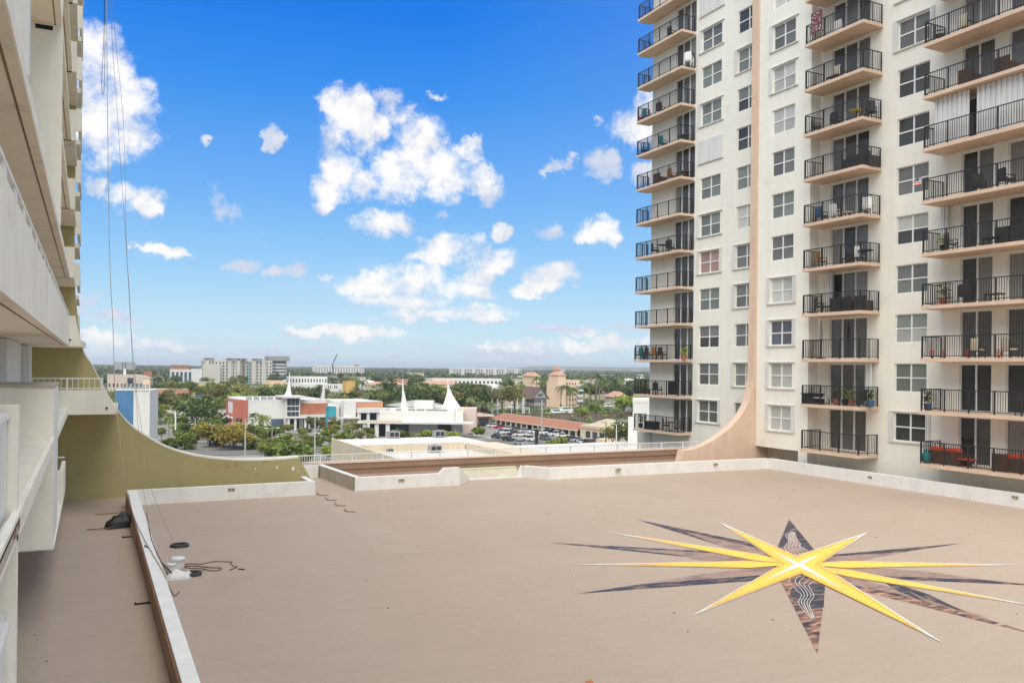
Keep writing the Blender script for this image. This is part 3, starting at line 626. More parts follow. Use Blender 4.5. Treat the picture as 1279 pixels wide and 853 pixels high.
# ================================================================ LEFT BUILDING
lb = thing('balcony_building', (-3,25,ST), 'cream building close on the left with stacked balconies, party walls and an olive curved fin', 'building')
XE, XI = -.75, -2.3
def LS(k): return .65+2.735*k          # underside of slab k (k = 0 just above the eye)
LT = 24.5
def seg(name, a, b, mt, parent=lb, **k): mb = MB(); mb.box(a, b); return link(name, mb.mesh(name, mt), parent, **k)
seg('back_wall', (-14,-6,ST), (XI-.02,60,LT), 'cream')
for k in range(-1, 9):
    if k == -1: seg('floor_slab', (XI-.01,8.6,LS(k)), (XE+.02,22.05,LS(k)+.27), 'cream'); seg('floor_slab', (XI-.01,25.35,LS(k)), (XE,42.95,LS(k)+.27), 'cream'); continue
    y0_ = 25.56 if k in (2,4,6) else -5
    seg('floor_slab', (XI-.01,y0_,LS(k)), (XE,42.95,LS(k)+.25), 'soffit')
    mb = MB(); mb.box((XE-.16,y0_,LS(k)-.006),(XE-.13,37.9,LS(k)-.001)); link('drip_groove', mb.mesh('drip', 'brown_edge'), lb)
    if k > 0: seg('slab_edge', (XE,max(8,y0_),LS(k)+.02), (XE+.012,37.9,LS(k)+.25), 'cream')
# solid parapet band of the floor above with its metal rail
seg('balcony_parapet', (XE-.14,-5,LS(0)+.252), (XE-.002,37.98,LS(0)+1.12), 'cream'); seg('parapet_face', (XE-.001,-5,LS(0)+.004), (XE+.014,37.98,LS(0)+1.125), 'cream')
mb = MB(); mb.box((XE-.03,-5,LS(0)+1.235),(XE+.018,37.9,LS(0)+1.28))
for i in range(30): y = -3+1.35*i; mb.box((XE-.12,y,LS(0)+1.126),(XE+.012,y+.42,LS(0)+1.234))
link('parapet_rail', mb.mesh('parapet_rail', 'white_paint'), lb)
# party walls
seg('party_wall', (XI,12.35,LS(1)+.251), (XE+.02,12.62,LS(3)-.002), 'shutter_blue'); seg('party_wall', (XI,25.25,LS(1)+.251), (XE+.03,25.55,LS(3)-.002), 'cream_lit')
for k in (3, 5, 7):
    seg('party_wall', (XI,12.35,LS(k)+.251), (XE+.02,12.62,min(LT,LS(k+2)-.002)), 'cream'); seg('party_wall', (XI,25.25,LS(k)+.251), (XE+.03,25.55,min(LT,LS(k+2)-.002)), 'cream')
mb = MB(); mb.box((-1.35,25.235,LS(3)-.16),(-.95,25.26,LS(3)-.05)); link('vent_slot', mb.mesh('vent_slot', 'dark_hole'), lb)
rz_ = random.Random(3)
mb = MB()
for cx_, cy_ in ((-.92,16.2),(-.98,18.8),(-.9,22.1),(-.86,22.6)):
    pts = [(cx_+.14*rz_.uniform(.5,1.2)*math.cos(a*.7), cy_+.35*rz_.uniform(.4,1.2)*math.sin(a*.7)) for a in range(9)]
    mb.prism(pts, LS(3)-.006, LS(3)-.001)
link('rust_patch', mb.mesh('rust_patch', 'rust'), lb)
# box at our level: side wall facing the camera, its deep side, coping
seg('stair_box', (XI,22.05,-4.28), (XE+.02,25.3,-.58), 'cream'); seg('box_coping', (XI,22.02,-.58), (XE+.04,25.32,-.52), 'beige_wall')
seg('box_side_panel', (XE+.02,22.3,-4.1), (XE+.028,25.1,-.62), 'shutter_blue')
seg('ledge_trim', (XE-.03,8.6,-1.815), (XE+.05,22.03,-1.72), 'cream'); 
# near party wall and its parapet panel
seg('party_wall', (XI,11.25,ST), (XE+.02,11.5,-.5), 'cream')
mb = MB()
for i in range(30): y = 8.6+.088*i; mb.box((-.90 if i % 2 else -.885,y,-1.78),(-.84,y+.085,-.64))
link('parapet_panel', mb.mesh('parapet_panel', 'shutter_blue'), lb); seg('panel_rail', (-.94,8.6,-.64), (-.80,11.245,-.585), 'white_metal')
mb = MB()
for i in range(30): y = 8.6+.088*i; mb.box((-.90 if i % 2 else -.885,y,-4.0),(-.84,y+.085,-2.87))
link('parapet_panel', mb.mesh('parapet_panel', 'shutter_blue'), lb); seg('panel_rail', (-.94,8.4,-2.87), (-.74,10.55,-2.80), 'white_metal')
mb = MB(); mb.box((XE+.021,8.6,-1.93),(XE+.05,11.24,-1.78)); link('worn_edge', mb.mesh('worn_edge', 'beige_wall'), lb)
mb = MB()
for y_ in (10.3,10.55,10.9,11.1): mb.box((XE+.049,y_,-1.90-.02*math.sin(y_*9)),(XE+.054,y_+.13,-1.80))
link('rust_spots', mb.mesh('rust_spots', 'rust'), lb, kind='stuff')
# storm shutters folded against the back wall on our floor and the lower floors
def accordion(y0, y1, z0, z1, x=XI, dep=.34, mt='shutter_white', name='storm_shutter'):
    b = MB(); n = max(2, int((y1-y0)/.14))
    for i in range(n): y = y0+(y1-y0)*i/n; b.box((x,y,z0),(x+(dep if i % 2 else dep*.6),y+(y1-y0)/n*.9,z1))
    link(name, b.mesh(name, mt), lb)
accordion(26.0,29.2,-1.82,LS(0)-.03); accordion(30.8,33.0,-1.82,LS(0)-.03,dep=.22); accordion(35.6,37.6,-1.82,LS(0)-.03,dep=.3); accordion(38.6,39.6,-1.82,LS(0)-.03,dep=.16,mt='beige_wall')
mb = MB(); mb.box((XI,29.3,-1.83),(XI+.03,30.7,.5)); mb.box((XI,33.2,-1.83),(XI+.03,35.4,.5)); link('glass_door', mb.mesh('glass_door', 'glass_dark'), lb)
# olive fin
lc = [(-.66,4.3),(-.58,2.93),(-.33,.80),(.08,-.02),(.43,-.75),(.83,-1.55),(1.25,-2.24),(1.8,-2.90),(2.49,-3.42),(3.37,-3.94),(4.44,-4.32),(5.72,-4.56),(7.04,-4.68),(8.59,-4.68),(9.5,-4.62)]
fin('curved_fin', smooth_curve(lc), XI-.01, [(10.42,DECK-.1)], 43.0, 43.5, ('olive','cream'), lb)
seg('fin_shaft', (XI-.01,43.0,4.301), (-.66,43.5,LT), 'olive')
mb = MB()
sc_ = smooth_curve(lc)
for i in range(len(sc_)-1):
    (xa, za), (xb, zb) = sc_[i], sc_[i+1]
    mb.face([(xa,42.985,za+.02),(xb,42.985,zb+.02),(xb,42.985,zb-.07),(xa,42.985,za-.07)]); mb.face([(xa,42.985,za+.02),(xb,42.985,zb+.02),(xb,43.5,zb+.02),(xa,43.5,za+.02)])
link('fin_edge', mb.mesh('fin_edge', 'cream'), lb)
# peeled patches on the fin
for px, py, r_ in ((346,583,.07),(319,585,.045),(366,585,.085),(373,588,.04)):
    p = yp(px, py, 43.0); mb = MB(); mb.xz([(p.x+r_*rz_.uniform(.5,1.1)*math.cos(q*1.05), p.z+1.5*r_*rz_.uniform(.6,1.1)*math.sin(q*1.05)) for q in range(6)], 42.985, 43.0); link('peeled_patch', mb.mesh('peeled_patch', 'white_paint'), lb)
for px, py, sx, sz in ((234,571,.06,.14),(262,583,.14,.07),(270,581,.10,.10),(284,582,.16,.06),(294,580,.09,.11),(302,585,.06,.08),(312,588,.12,.05),(331,577,.13,.06),(341,574,.07,.05),(352,591,.10,.06),(322,591,.15,.05),(246,578,.05,.09)):
    p = yp(px, py, 43.0); n_ = 9; mb = MB(); mb.xz([(p.x+sx*rz_.uniform(.35,1.2)*math.cos(q*.698), p.z+sz*rz_.uniform(.35,1.3)*math.sin(q*.698)) for q in range(n_)], 42.994, 43.0); link('rust_stain', mb.mesh('rust_stain', 'olive_rust'), lb)
# end balconies: a parapet facing us on each floor, cut to the fin
def fin_x(z):
    for i in range(len(sc_)-1):
        (xa, za), (xb, zb) = sc_[i], sc_[i+1]
        if zb <= z <= za: return xa+(xb-xa)*(za-z)/max(1e-6, za-zb)
    return -.66
for k in range(-1, 9):
    z0 = LS(k); z1 = z0+(.98 if k == -1 else 1.22); sc38 = .885
    if k == -1: xr0, xr1 = 1.06, .62
    elif k == 0: xr0, xr1 = -.29, -.53
    else: xr0 = xr1 = -.58
    mb = MB(); mb.xz([(XI,z0),(xr0,z0),(xr1,z1),(XI,z1)], 38.0, 38.18); o = link('end_parapet', mb.mesh('end_parapet', 'cream'), lb)
    mb = MB(); mb.lathe([(.045,-.004),(.045,.03)], n=10); me = mb.mesh('drain_hole', 'dark_hole'); h = link('drain_hole', me, o, (xr0-.42, 38.0, z0+.25)); h.rotation_euler.x = R(90)
    mb = MB(); mb.prism([(XE+.001,38.18),(xr0-.02,38.18),(xr0-.02+(.15 if k < 1 else 0),42.98),(XE+.001,42.98)], z0, z0+.25); link('end_slab', mb.mesh('end_slab', 'soffit'), lb)
rt = railing_x('railing', -2.1, .52, 38.08, LS(-1)+.98, -.61, 'white balcony railing in front of the olive fin wall', gap=.20, posts=1.3)
# lower balcony beyond the box
seg('lower_parapet', (XI,32.6,-4.85), (XE-.02,32.8,-3.68), 'cream'); seg('lower_slab', (XI,25.35,-4.95), (XE-.04,36,-4.85), 'cream'); seg('lower_side', (XE-.14,32.8,-4.85), (XE-.02,36.0,-3.7), 'cream')
mb = MB(); mb.box((XI,32.9,-3.2),(XE-.35,33.0,-2.12)); link('lower_window', mb.mesh('lower_window', 'glass_dark'), lb)
seg('lower_frame', (XE-.35,32.85,-4.8), (XE-.24,33.0,-2.1), 'shutter_blue'); seg('lower_rail', (XE-.5,32.55,-3.25), (XE+.02,32.6,-3.21), 'white_metal')
# the stack of balcony boxes beyond the fin
for k in range(0, 9):
    z0 = LS(k)-.05
    seg('far_balcony', (XI,50.5,z0+.75), (-.52,50.65,z0+1.95), 'cream'); seg('far_balcony_side', (-.66,50.65,z0+.75), (-.52,55.9,z0+1.9), 'cream'); seg('far_slab', (XI,50.3,z0), (-.55,56,z0+.22), 'soffit')
# inner wall pieces seen between the end balconies
for k in range(0, 9):
    mb = MB(); mb.box((XI,38.4,LS(k)+.3),(XI+.04,39.8,LS(k)+2.3)); link('glass_door', mb.mesh('glass_door', 'glass_grey'), lb)
    accordion(39.9,41.2,LS(k)+.26,LS(k+1)-.03,dep=.5,mt='shutter_blue')
seg('roof_davit', (-1.0,35.8,LT), (-.9,35.9,LT+1.2), 'pole_grey'); seg('davit_arm', (-1.0,35.8,LT+1.2), (1.2,35.9,LT+1.3), 'pole_grey')
# ================================================================ DECK MURAL
mu = thing('star_mural', tuple(gp(996.5,704.5,DECK)), 'large yellow and navy starburst painted on the roof deck', 'mural')
def mpoly(name, pts, lay, mt, parent=mu, world=False):
    mb = MB(); P_ = [gp(*p, DECK+.003*lay) for p in pts]; mb.face(P_)
    me = mb.mesh(name, mt)
    if me.polygons[0].normal.z < 0: me.flip_normals()
    return link(name, me, parent)
C_ = Vector((996.5, 704.5))
def spike(name, tip, a, b, lay, mt, parent=mu): return mpoly(name, [tip, a, b], lay, mt, parent)
def zoomA(x, y): return (700+x*.4527, 620+y*.4527)
# dark rays with a marbled heart
def dark_ray(tip, a, b, heart):
    r_ = spike('dark_ray', tip, a, b, 1, 'mural_navy'); mpoly('marbled_heart', heart, 2, 'mural_mauve', r_)
dark_ray(zoomA(210,63), zoomA(640,150), zoomA(600,185), [zoomA(335,93), zoomA(470,125), zoomA(600,155), zoomA(600,180), zoomA(460,143)])
dark_ray(zoomA(-30,127), zoomA(600,160), zoomA(600,192), [zoomA(140,140), zoomA(330,150), zoomA(600,166), zoomA(600,188), zoomA(390,176), zoomA(320,160)])
dark_ray(zoomA(42,268), zoomA(600,185), zoomA(590,228), [zoomA(215,242), zoomA(400,212), zoomA(590,190), zoomA(590,214), zoomA(400,228)])
dark_ray(zoomA(1113,128), zoomA(690,165), zoomA(690,190), [zoomA(950,152), zoomA(820,178), zoomA(690,186), zoomA(690,168), zoomA(860,158)])
dark_ray(zoomA(1330,246), zoomA(700,180), zoomA(740,220), [zoomA(1180,230), zoomA(1000,205), zoomA(720,186), zoomA(740,212), zoomA(930,220)])
r_ = spike('dark_ray', zoomA(1340,388), zoomA(700,190), zoomA(730,235), 1, 'mural_rust'); mpoly('marbled_heart', [zoomA(1180,335), zoomA(1010,275), zoomA(740,205), zoomA(745,232), zoomA(930,268)], 2, 'mural_mauve', r_)
for a_, b_ in (((860,215),(1010,292)),((905,232),(1120,320))): mpoly('dark_vein', [zoomA(*a_), zoomA((a_[0]+b_[0])/2+8,(a_[1]+b_[1])/2-5), zoomA(*b_), zoomA((a_[0]+b_[0])/2-4,(a_[1]+b_[1])/2+6)], 3, 'mural_navy', r_)
kt = mpoly('kite_point', [(985.6,648.2),(970.8,683.8),(994,700),(1017.4,686.6)], 3, 'mural_navy')
kb = mpoly('kite_point', [(1020.9,815.4),(974.6,724.4),(1000,708),(1031.2,729.8)], 3, 'mural_rust')
mpoly('marbled_heart', [(987,664),(983.5,667.5),(984.8,676),(979,684),(992,697),(1003,693),(1010.5,687.5),(999.5,681),(995.5,671),(993,664.5)], 4, 'mural_mauve', kt)
mpoly('navy_patch', [(986,738),(995,728),(1030,729),(1029,757),(1012,760),(992,752)], 4, 'mural_navy', kb)
def wavy(pts, wpx, parent):
    mb = MB(); P_ = [Vector(q) for q in pts]; S = smooth_curve([(q.x, q.y) for q in P_], 4)
    for i in range(len(S)-1):
        a, b = Vector(S[i]), Vector(S[i+1])
        A, B = gp(*a, DECK+.016), gp(*b, DECK+.016); d = (B-A); n_ = Vector((-d.y, d.x, 0)).normalized()*wpx
        mb.face([A-n_, B-n_, B+n_, A+n_])
    link('wavy_line', mb.mesh('wavy_line', 'mural_white'), parent)
def z8(x, y): return (960+x*.1407, 700+y*.1407)
def z7(x, y): return (920+x*.1254, 640+y*.1254)
for pts in ([(215,125),(180,180),(240,250),(290,305),(265,370),(320,450),(385,515)], [(285,120),(235,180),(290,250),(318,310),(290,365),(340,450),(390,510)], [(330,130),(272,190),(320,250),(345,310),(315,370),(350,450),(395,505)], [(372,160),(315,205),(350,260),(378,310),(340,370),(370,450),(400,500)], [(412,172),(358,215),(380,265),(403,315),(360,380),(385,450),(402,498)]):
    wavy([z8(*q) for q in pts], .007, kb)
for pts in ([(555,175),(490,225),(520,285),(475,345),(520,395),(585,430)], [(560,190),(515,235),(545,290),(515,340),(560,385),(600,425)], [(570,190),(535,240),(575,295),(550,340),(600,385),(630,410)], [(575,195),(555,240),(600,300),(585,340),(640,375),(670,395)], [(580,195),(580,240),(635,305),(630,340),(680,365),(730,385)]):
    wavy([z7(*q) for q in pts], .008, kt)
# four-armed star: white rim, orange, yellow, pale core
arms = [zoomA(435,68), zoomA(850,97), zoomA(1060,405), zoomA(362,328)]
def starpoly(name, tips, notches, lay, mt): 
    pts = []
    for t_, n_ in zip(tips, notches): pts += [t_, n_]
    mb = MB(); P_ = [gp(*p, DECK+.003*lay) for p in pts]; c_ = gp(*C_, DECK+.003*lay)
    for i in range(len(P_)): mb.face([c_, P_[i], P_[(i+1) % len(P_)]])
    me = mb.mesh(name, mt)
    if me.polygons[0].normal.z < 0: me.flip_normals()
    return link(name, me, mu)
def lerp(a, b, t): return (a[0]+(b[0]-a[0])*t, a[1]+(b[1]-a[1])*t)
nt_, nr_, nb_, nl_ = (994.6,693.6), (1024,704), (1000.6,716), (976,704)
starpoly('star_rim', arms, [nt_, nr_, nb_, nl_], 6, 'mural_white')
long_ = [(zoomA(122,96), 'L'), (zoomA(38,187), 'L'), (zoomA(1262,188), 'R'), (zoomA(1320,303), 'R')]
for tip, s in long_:
    d = (Vector(tip)-C_).normalized(); n_ = Vector((-d.y, d.x))
    for nm, f, hw, lay, mt, back in (('long_ray',1.0,4.6,5,'mural_white',.16),('ray_orange',.88,4.45,7,'mural_orange',.2),('ray_yellow',.74,3.6,8,'mural_yellow',.2)):
        t2 = C_+(Vector(tip)-C_)*f; b0 = C_+(Vector(tip)-C_)*.22
        mpoly(nm, [tuple(t2), tuple(b0+n_*hw), tuple(C_), tuple(b0-n_*hw)], lay, mt)
cc = (C_.x, C_.y)
starpoly('star_orange', [lerp(cc, t_, .88) for t_ in arms], [lerp(cc, q, .985) for q in (nt_, nr_, nb_, nl_)], 10, 'mural_orange')
starpoly('star_yellow', [lerp(cc, t_, .77) for t_ in arms], [lerp(cc, q, .74) for q in (nt_, nr_, nb_, nl_)], 11, 'mural_yellow')
starpoly('star_core', [lerp(cc, t_, .31) for t_ in arms], [lerp(cc, q, .24) for q in (nt_, nr_, nb_, nl_)], 13, 'mural_core')
# ================================================================ THINGS ON THE DECK
def coil(name, px, py, r, label, mt='hose_grey', rr=.026):
    p = gp(px, py, DECK); t = thing(name, p, label, 'rope coil', 'coils lying on the deck')
    mb = MB()
    for j, (dr, dz) in enumerate(((0,.03),(-.05,.032),(-.02,.075),(.035,.03),(.02,.07))):
        mb.tube([(p.x+(r+dr)*math.cos(a*.3141)+.02*math.sin(a*2+j), p.y+(r+dr)*math.sin(a*.3141), DECK+dz) for a in range(21)], rr, 6)
    link('coil', mb.mesh('coil', mt, True), t); return p
c1 = coil('rope_coil', 224.5, 682.3, .25, 'black coil of rope hanging line end lying alone on the deck')
c2 = coil('rope_coil', 239.5, 718, .23, 'dark hose coil lying beside the white bucket and rag')
def bucket(px, py, r, h, label):
    p = gp(px, py, DECK); t = thing('bucket', p, label, 'bucket')
    mb = MB(); mb.lathe([(r*.84,0),(r*.9,h*.5),(r,h),(r*1.06,h),(r*1.06,h*.93),(r,h*.92)][:4], p, 20); mb.lathe([(r*1.0,h*.86),(r*1.07,h*.87),(r*1.07,h*.98),(r*.95,h+.012)], p, 20); link('body', mb.mesh('bucket', 'plastic_white', True), t)
    mb = MB(); mb.tube([(p.x+r*1.05*math.cos(a*.3927), p.y, p.z+h*.93+r*.9*math.sin(a*.3927)) for a in range(9)], .012, 5); link('handle', mb.mesh('handle', 'pole_grey'), t)
bucket(222, 714.5, .20, .44, 'taller white plastic bucket with wire handle on the deck')
bucket(214.5, 716, .15, .30, 'smaller white pail tucked between the taller bucket and parapet')
def cloth(name, px, py, rx, ry, h, mt, label, cat, seed):
    p = gp(px, py, DECK); r_ = random.Random(seed); mb = MB(); n, k = 14, 6
    for i in range(k+1):
        f = i/k
        for j in range(n):
            a = 2*math.pi*j/n; rad = (1-f**1.6)*(1+.22*math.sin(3*a+seed)+r_.uniform(-.10,.10))
            mb.v.append((p.x+rx*rad*math.cos(a)+.05*f, p.y+ry*rad*math.sin(a), DECK+.004+h*(f**.8)*(1+r_.uniform(-.18,.18))))
    for i in range(k):
        for j in range(n): q = (j+1) % n; mb.f.append((i*n+j, i*n+q, (i+1)*n+q, (i+1)*n+j)); mb.mi.append(0)
    o = link(name, mb.mesh(name, mt, True), None); tag(o, label, cat); return o
cloth('rag', 219.5, 723, .34, .22, .27, 'rag', 'crumpled white rag heaped at the foot of the buckets', 'rag', 2)
cloth('rag', 232.5, 719, .16, .11, .14, 'rag', 'small scrap of white cloth lying on the dark hose coil', 'rag', 5)
cloth('duffel_bag', 150.5, 658, .55, .42, .55, 'plastic_black', 'black tarpaulin bag slumped on the walkway by the parapet', 'bag', 9)
def polyline(name, pts, r, mt, label, cat, z=DECK, group=None, smooth=True, n=5):
    P_ = [gp(q[0], q[1], z+r+(q[2] if len(q) > 2 else 0)) for q in pts]
    if smooth: 
        S = []
        for i in range(len(P_)-1):
            p0, p1, p2, p3 = P_[max(i-1,0)], P_[i], P_[i+1], P_[min(i+2,len(P_)-1)]
            for j in range(4): t = j/4; S.append(.5*((2*p1)+(-p0+p2)*t+(2*p0-5*p1+4*p2-p3)*t*t+(-p0+3*p1-3*p2+p3)*t**3))
        P_ = S+[P_[-1]]
    mb = MB(); mb.tube(P_, r, n); o = link(name, mb.mesh(name, mt, True)); return tag(o, label, cat, group)
def zC(x, y): return (200+x*.102, 660+y*.102)
polyline('cable', [zC(305,435),zC(380,428),zC(500,433),zC(600,412),zC(690,400),zC(885,407)], .016, 'cable_brown', 'long brown cable running from the bucket to the frayed end, farthest line', 'cable')
polyline('cable', [zC(290,470),zC(400,485),zC(520,488),zC(600,508),zC(690,512),zC(745,495),zC(735,478),zC(620,476),zC(450,458),zC(300,455)], .016, 'cable_brown', 'brown cable doubled back on itself in a hairpin on the deck', 'cable')
polyline('cable', [zC(400,515),zC(470,512),zC(545,516)], .012, 'cable_brown', 'short straight bit of brown cable nearest the rag', 'cable')
polyline('wire', [zC(870,410),zC(865,435),zC(890,450),zC(905,470),zC(935,455),zC(940,475),zC(895,490),zC(860,500),zC(855,515)], .012, 'cable_black', 'tangled black wire at the end of the brown cable', 'wire', smooth=False)
polyline('hook', [zC(960,492),zC(1000,494),zC(1035,496)], .02, 'cable_black', 'small black hook lying beyond the tangled wire', 'hook', smooth=False)
polyline('rope', [zC(100,690),zC(135,760),zC(175,822),zC(215,795),zC(232,765)], .012, 'cable_brown', 'thin loose cord end beside the ledge below the rag', 'rope')
# hanging ropes
def hang(pts, r, mt, label, y0, y1, name='hanging_rope'):
    P_ = []
    for i, (x, y) in enumerate(pts): P_.append(yp(x, y, y0+(y1-y0)*i/(len(pts)-1)))
    S = []
    for i in range(len(P_)-1):
        p0, p1, p2, p3 = P_[max(i-1,0)], P_[i], P_[i+1], P_[min(i+2,len(P_)-1)]
        for j in range(4): t = j/4; S.append(.5*((2*p1)+(-p0+p2)*t+(2*p0-5*p1+4*p2-p3)*t*t+(-p0+3*p1-3*p2+p3)*t**3))
    S.append(P_[-1]); mb = MB(); mb.tube(S, r, 5); o = link(name, mb.mesh(name, mt, True)); return tag(o, label, 'rope', 'ropes hanging from the roof')
hang([(132,-260),(133,0),(136.5,300),(141,405),(144,497),(149.6,546),(154,585),(160.5,618)], .013, 'rope_white', 'thick pale rope hanging down to the parapet corner', 35.85, 38)
hang([(137,-260),(141,0),(154,150),(157.7,300),(162,370),(165,441),(171,511),(178,600),(184,640)], .007, 'rope_grey', 'thin dark rope hanging in the middle, ending on the ledge', 35.85, 34.3)
hang([(135,-260),(138,0),(147,150),(159,330),(163,400),(169,475),(176,529),(187,600),(197,632),(216,675)], .007, 'rope_grey', 'thin dark rope hanging on the right down to the coil', 35.85, 29.6)
hang([(130,-260),(130,0),(129,60),(127,100),(127.5,117),(130,112),(131,60),(131,0),(131,-260)], .0085, 'cable_black', 'looped black cable hanging short of the cloud at the top', 35.85, 35.85)
def onledge(pts, z, r, mt, label, name, cat):
    polyline(name, pts, r, mt, label, cat, z=z)
onledge([(161,618),(166,640),(174,660),(183,678),(193,695),(203,712),(208,722)], PT, .02, 'rope_white', 'pale rope lying along the top of the white ledge', 'rope', 'rope')
onledge([(183,640),(188,668),(196,690),(205,708),(210,716)], PT, .014, 'cable_brown', 'brown cord draped over the ledge towards the buckets', 'rope', 'rope')
p0 = gp(181,681,PT+.03); p1 = gp(214,715,DECK+.3); mb = MB(); mb.tube([p0, (p0+p1)/2, p1], .025, 6); tag(link('pole', mb.mesh('pole', 'pole_dark', True)), 'black pole leaning from the ledge onto the buckets', 'pole')
p0 = gp(108,661.5,DECK+.02); p1 = gp(142,658.5,DECK+.1); mb = MB(); mb.tube([p0, p1], .02, 6); tag(link('stick', mb.mesh('stick', 'rust')), 'rusty rod sticking out of the black bag', 'rod')
a, b = gp(163,664,DECK), gp(169,681,DECK); mb = MB(); mb.obox((a.x,a.y,0), (b-a), (.16,.02), DECK+.002, DECK+.30); tag(link('plank', mb.mesh('plank', 'plank_wood')), 'short wooden board leaning against the brown side of the ledge', 'plank')
p = gp(150,641.5,DECK); mb = MB(); mb.obox((p.x-.9,p.y,0), (1.35,.1), (0,.22), DECK+.002, DECK+.05); tag(link('plank', mb.mesh('plank', 'plank_wood')), 'flat timber lying on the walkway beyond the black bag', 'plank')
for px, py, s, lb_ in ((179.5,754,.22,'black bracket lying on the walkway midway along the ledge'),(158.5,671,.16,'small black bar lying just below the bag')):
    p = gp(px, py, DECK); mb = MB(); mb.box((p.x-s,p.y-.03,DECK+.001),(p.x+s,p.y+.03,DECK+.04)); mb.box((p.x-s,p.y+.03,DECK+.001),(p.x-s+.05,p.y+.09,DECK+.05)); tag(link('bracket', mb.mesh('bracket', 'cable_black')), lb_, 'bracket')
for i, (px, py) in enumerate(((404,620),(414.5,626),(426,633),(438,640.5))):
    p = gp(px, py, DECK); mb = MB(); q1, q2 = gp(px-6,py-1.2,DECK), gp(px+6,py-.8,DECK)
    q0 = gp(px-8.5,py-4,DECK)
    for u, v in ((q0,q1),(q1,q2)): d = (v-u); n_ = Vector((-d.y,d.x,0)).normalized()*.05; mb.prism([u[:2], v[:2], (v+n_)[:2], (u+n_)[:2]], DECK+.001, DECK+.035)
    tag(link('anchor_bracket', mb.mesh('anchor', 'rust')), ['first','second','third','fourth'][i]+' rusty hooked bracket on the deck counting out from the passage', 'bracket', 'rusty brackets in a row on the deck')
for px, py, s in ((735,852.5,.09),):
    o = cloth('dead_leaf', px, py, s, s*.7, .05, 'terracotta_pot', 'curled brown dead leaf at the near edge of the deck', 'leaf', 4)
mb = MB(); rr_ = random.Random(8)
for i in range(46):
    x, y = rr_.uniform(-1.5,36), rr_.uniform(13,39); s = rr_.uniform(.02,.055)
    mb.box((x,y,DECK+.001),(x+s,y+s*rr_.uniform(.4,1.2),DECK+.02))
o = link('debris', mb.mesh('debris', 'brown_edge')); tag(o, 'tiny dark crumbs scattered over the tan roof deck', 'debris', None, 'stuff')
# ================================================================ BALCONY FURNITURE
def f_chair(mt, fr):
    def frame():
        b = MB()
        for x in (-.25,.25):
            for y in (-.25,.22): b.box((x-.02,y-.02,0),(x+.02,y+.02,.44 if y < 0 else .9))
            b.box((x-.025,-.27,.60),(x+.025,.22,.64)); b.box((x-.02,-.27,.44),(x+.02,-.23,.60))
        b.box((-.23,-.25,.33),(.23,-.22,.36)); b.box((-.23,.2,.33),(.23,.23,.36))
        return b.mesh('chair_frame', fr)
    def seat(): b = MB(); b.box((-.23,-.26,.38),(.23,.24,.47)); return b.mesh('seat', mt)
    def back(): b = MB(); b.obox((-.23,.19), (.46,0), (0,.06), .47, .98); return b.mesh('backrest', mt)
    return [('frame', frame()), ('seat', seat()), ('backrest', back())]
def f_lounge(mt, fr):
    b = MB(); b.box((-.32,-.33,0),(.32,.33,.30)); b.box((-.38,-.33,0),(-.32,.33,.58)); b.box((.32,-.33,0),(.38,.33,.58)); b.box((-.38,.33,0),(.38,.42,.85))
    c = MB(); c.box((-.30,-.30,.302),(.30,.32,.44)); c2 = MB(); c2.box((-.30,.2,.445),(.30,.325,.84))
    return [('base', b.mesh('base', fr)), ('seat_cushion', c.mesh('seat_cushion', mt)), ('back_cushion', c2.mesh('back_cushion', mt))]
def f_sofa(mt, fr):
    b = MB(); b.box((-.85,-.36,.04),(.85,.36,.33)); b.box((-.95,-.36,0),(-.851,.36,.6)); b.box((.851,-.36,0),(.95,.36,.6)); b.box((-.95,.361,0),(.95,.45,.7))
    c = MB(); [c.box((x,-.35,.332),(x+.55,.34,.46)) for x in (-.84,-.275,.29)]; c2 = MB(); [c2.box((x,.2,.465),(x+.55,.35,.86)) for x in (-.84,-.275,.29)]
    return [('base', b.mesh('base', fr)), ('seat_cushion', c.mesh('seat_cushion', mt)), ('back_cushion', c2.mesh('back_cushion', mt))]
def f_table(mt, fr):
    b = MB(); b.lathe([(.42,.70),(.42,.735)], n=18); l = MB(); l.lathe([(.25,0),(.25,.03),(.035,.06),(.035,.70)], n=10)
    return [('top', b.mesh('table_top', mt)), ('pedestal', l.mesh('pedestal', fr))]
def f_low(mt, fr):
    b = MB(); b.box((-.4,-.25,.36),(.4,.25,.42)); l = MB()
    for x in (-.36,.32):
        for y in (-.22,.18): l.box((x,y,0),(x+.04,y+.04,.36))
    return [('top', b.mesh('table_top', mt)), ('legs', l.mesh('legs', fr))]
def f_box(mt, fr):
    b = MB(); b.box((-.6,-.28,0),(.6,.28,.56)); l = MB(); l.box((-.63,-.31,.561),(.63,.31,.64))
    return [('body', b.mesh('box_body', mt)), ('lid', l.mesh('lid', fr))]
def f_plant(mt, fr):
    b = MB(); b.lathe([(.13,0),(.19,.30),(.21,.30),(.21,.36),(.16,.36)], n=12); l = MB(); r_ = random.Random(mt)
    for i in range(70):
        a, e, d = r_.uniform(0,6.3), r_.uniform(.1,1.4), r_.uniform(.15,.5); c = Vector((d*math.cos(a)*math.cos(e)*.8, d*math.sin(a)*math.cos(e)*.8, .42+d*math.sin(e)*1.25)); u = Vector((r_.uniform(-1,1), r_.uniform(-1,1), r_.uniform(-1,1))).normalized()*.10; v = u.orthogonal().normalized()*.05
        l.face([c-u, c+v, c+u, c-v])
    return [('pot', b.mesh('pot', fr)), ('foliage', l.mesh('foliage', mt))]
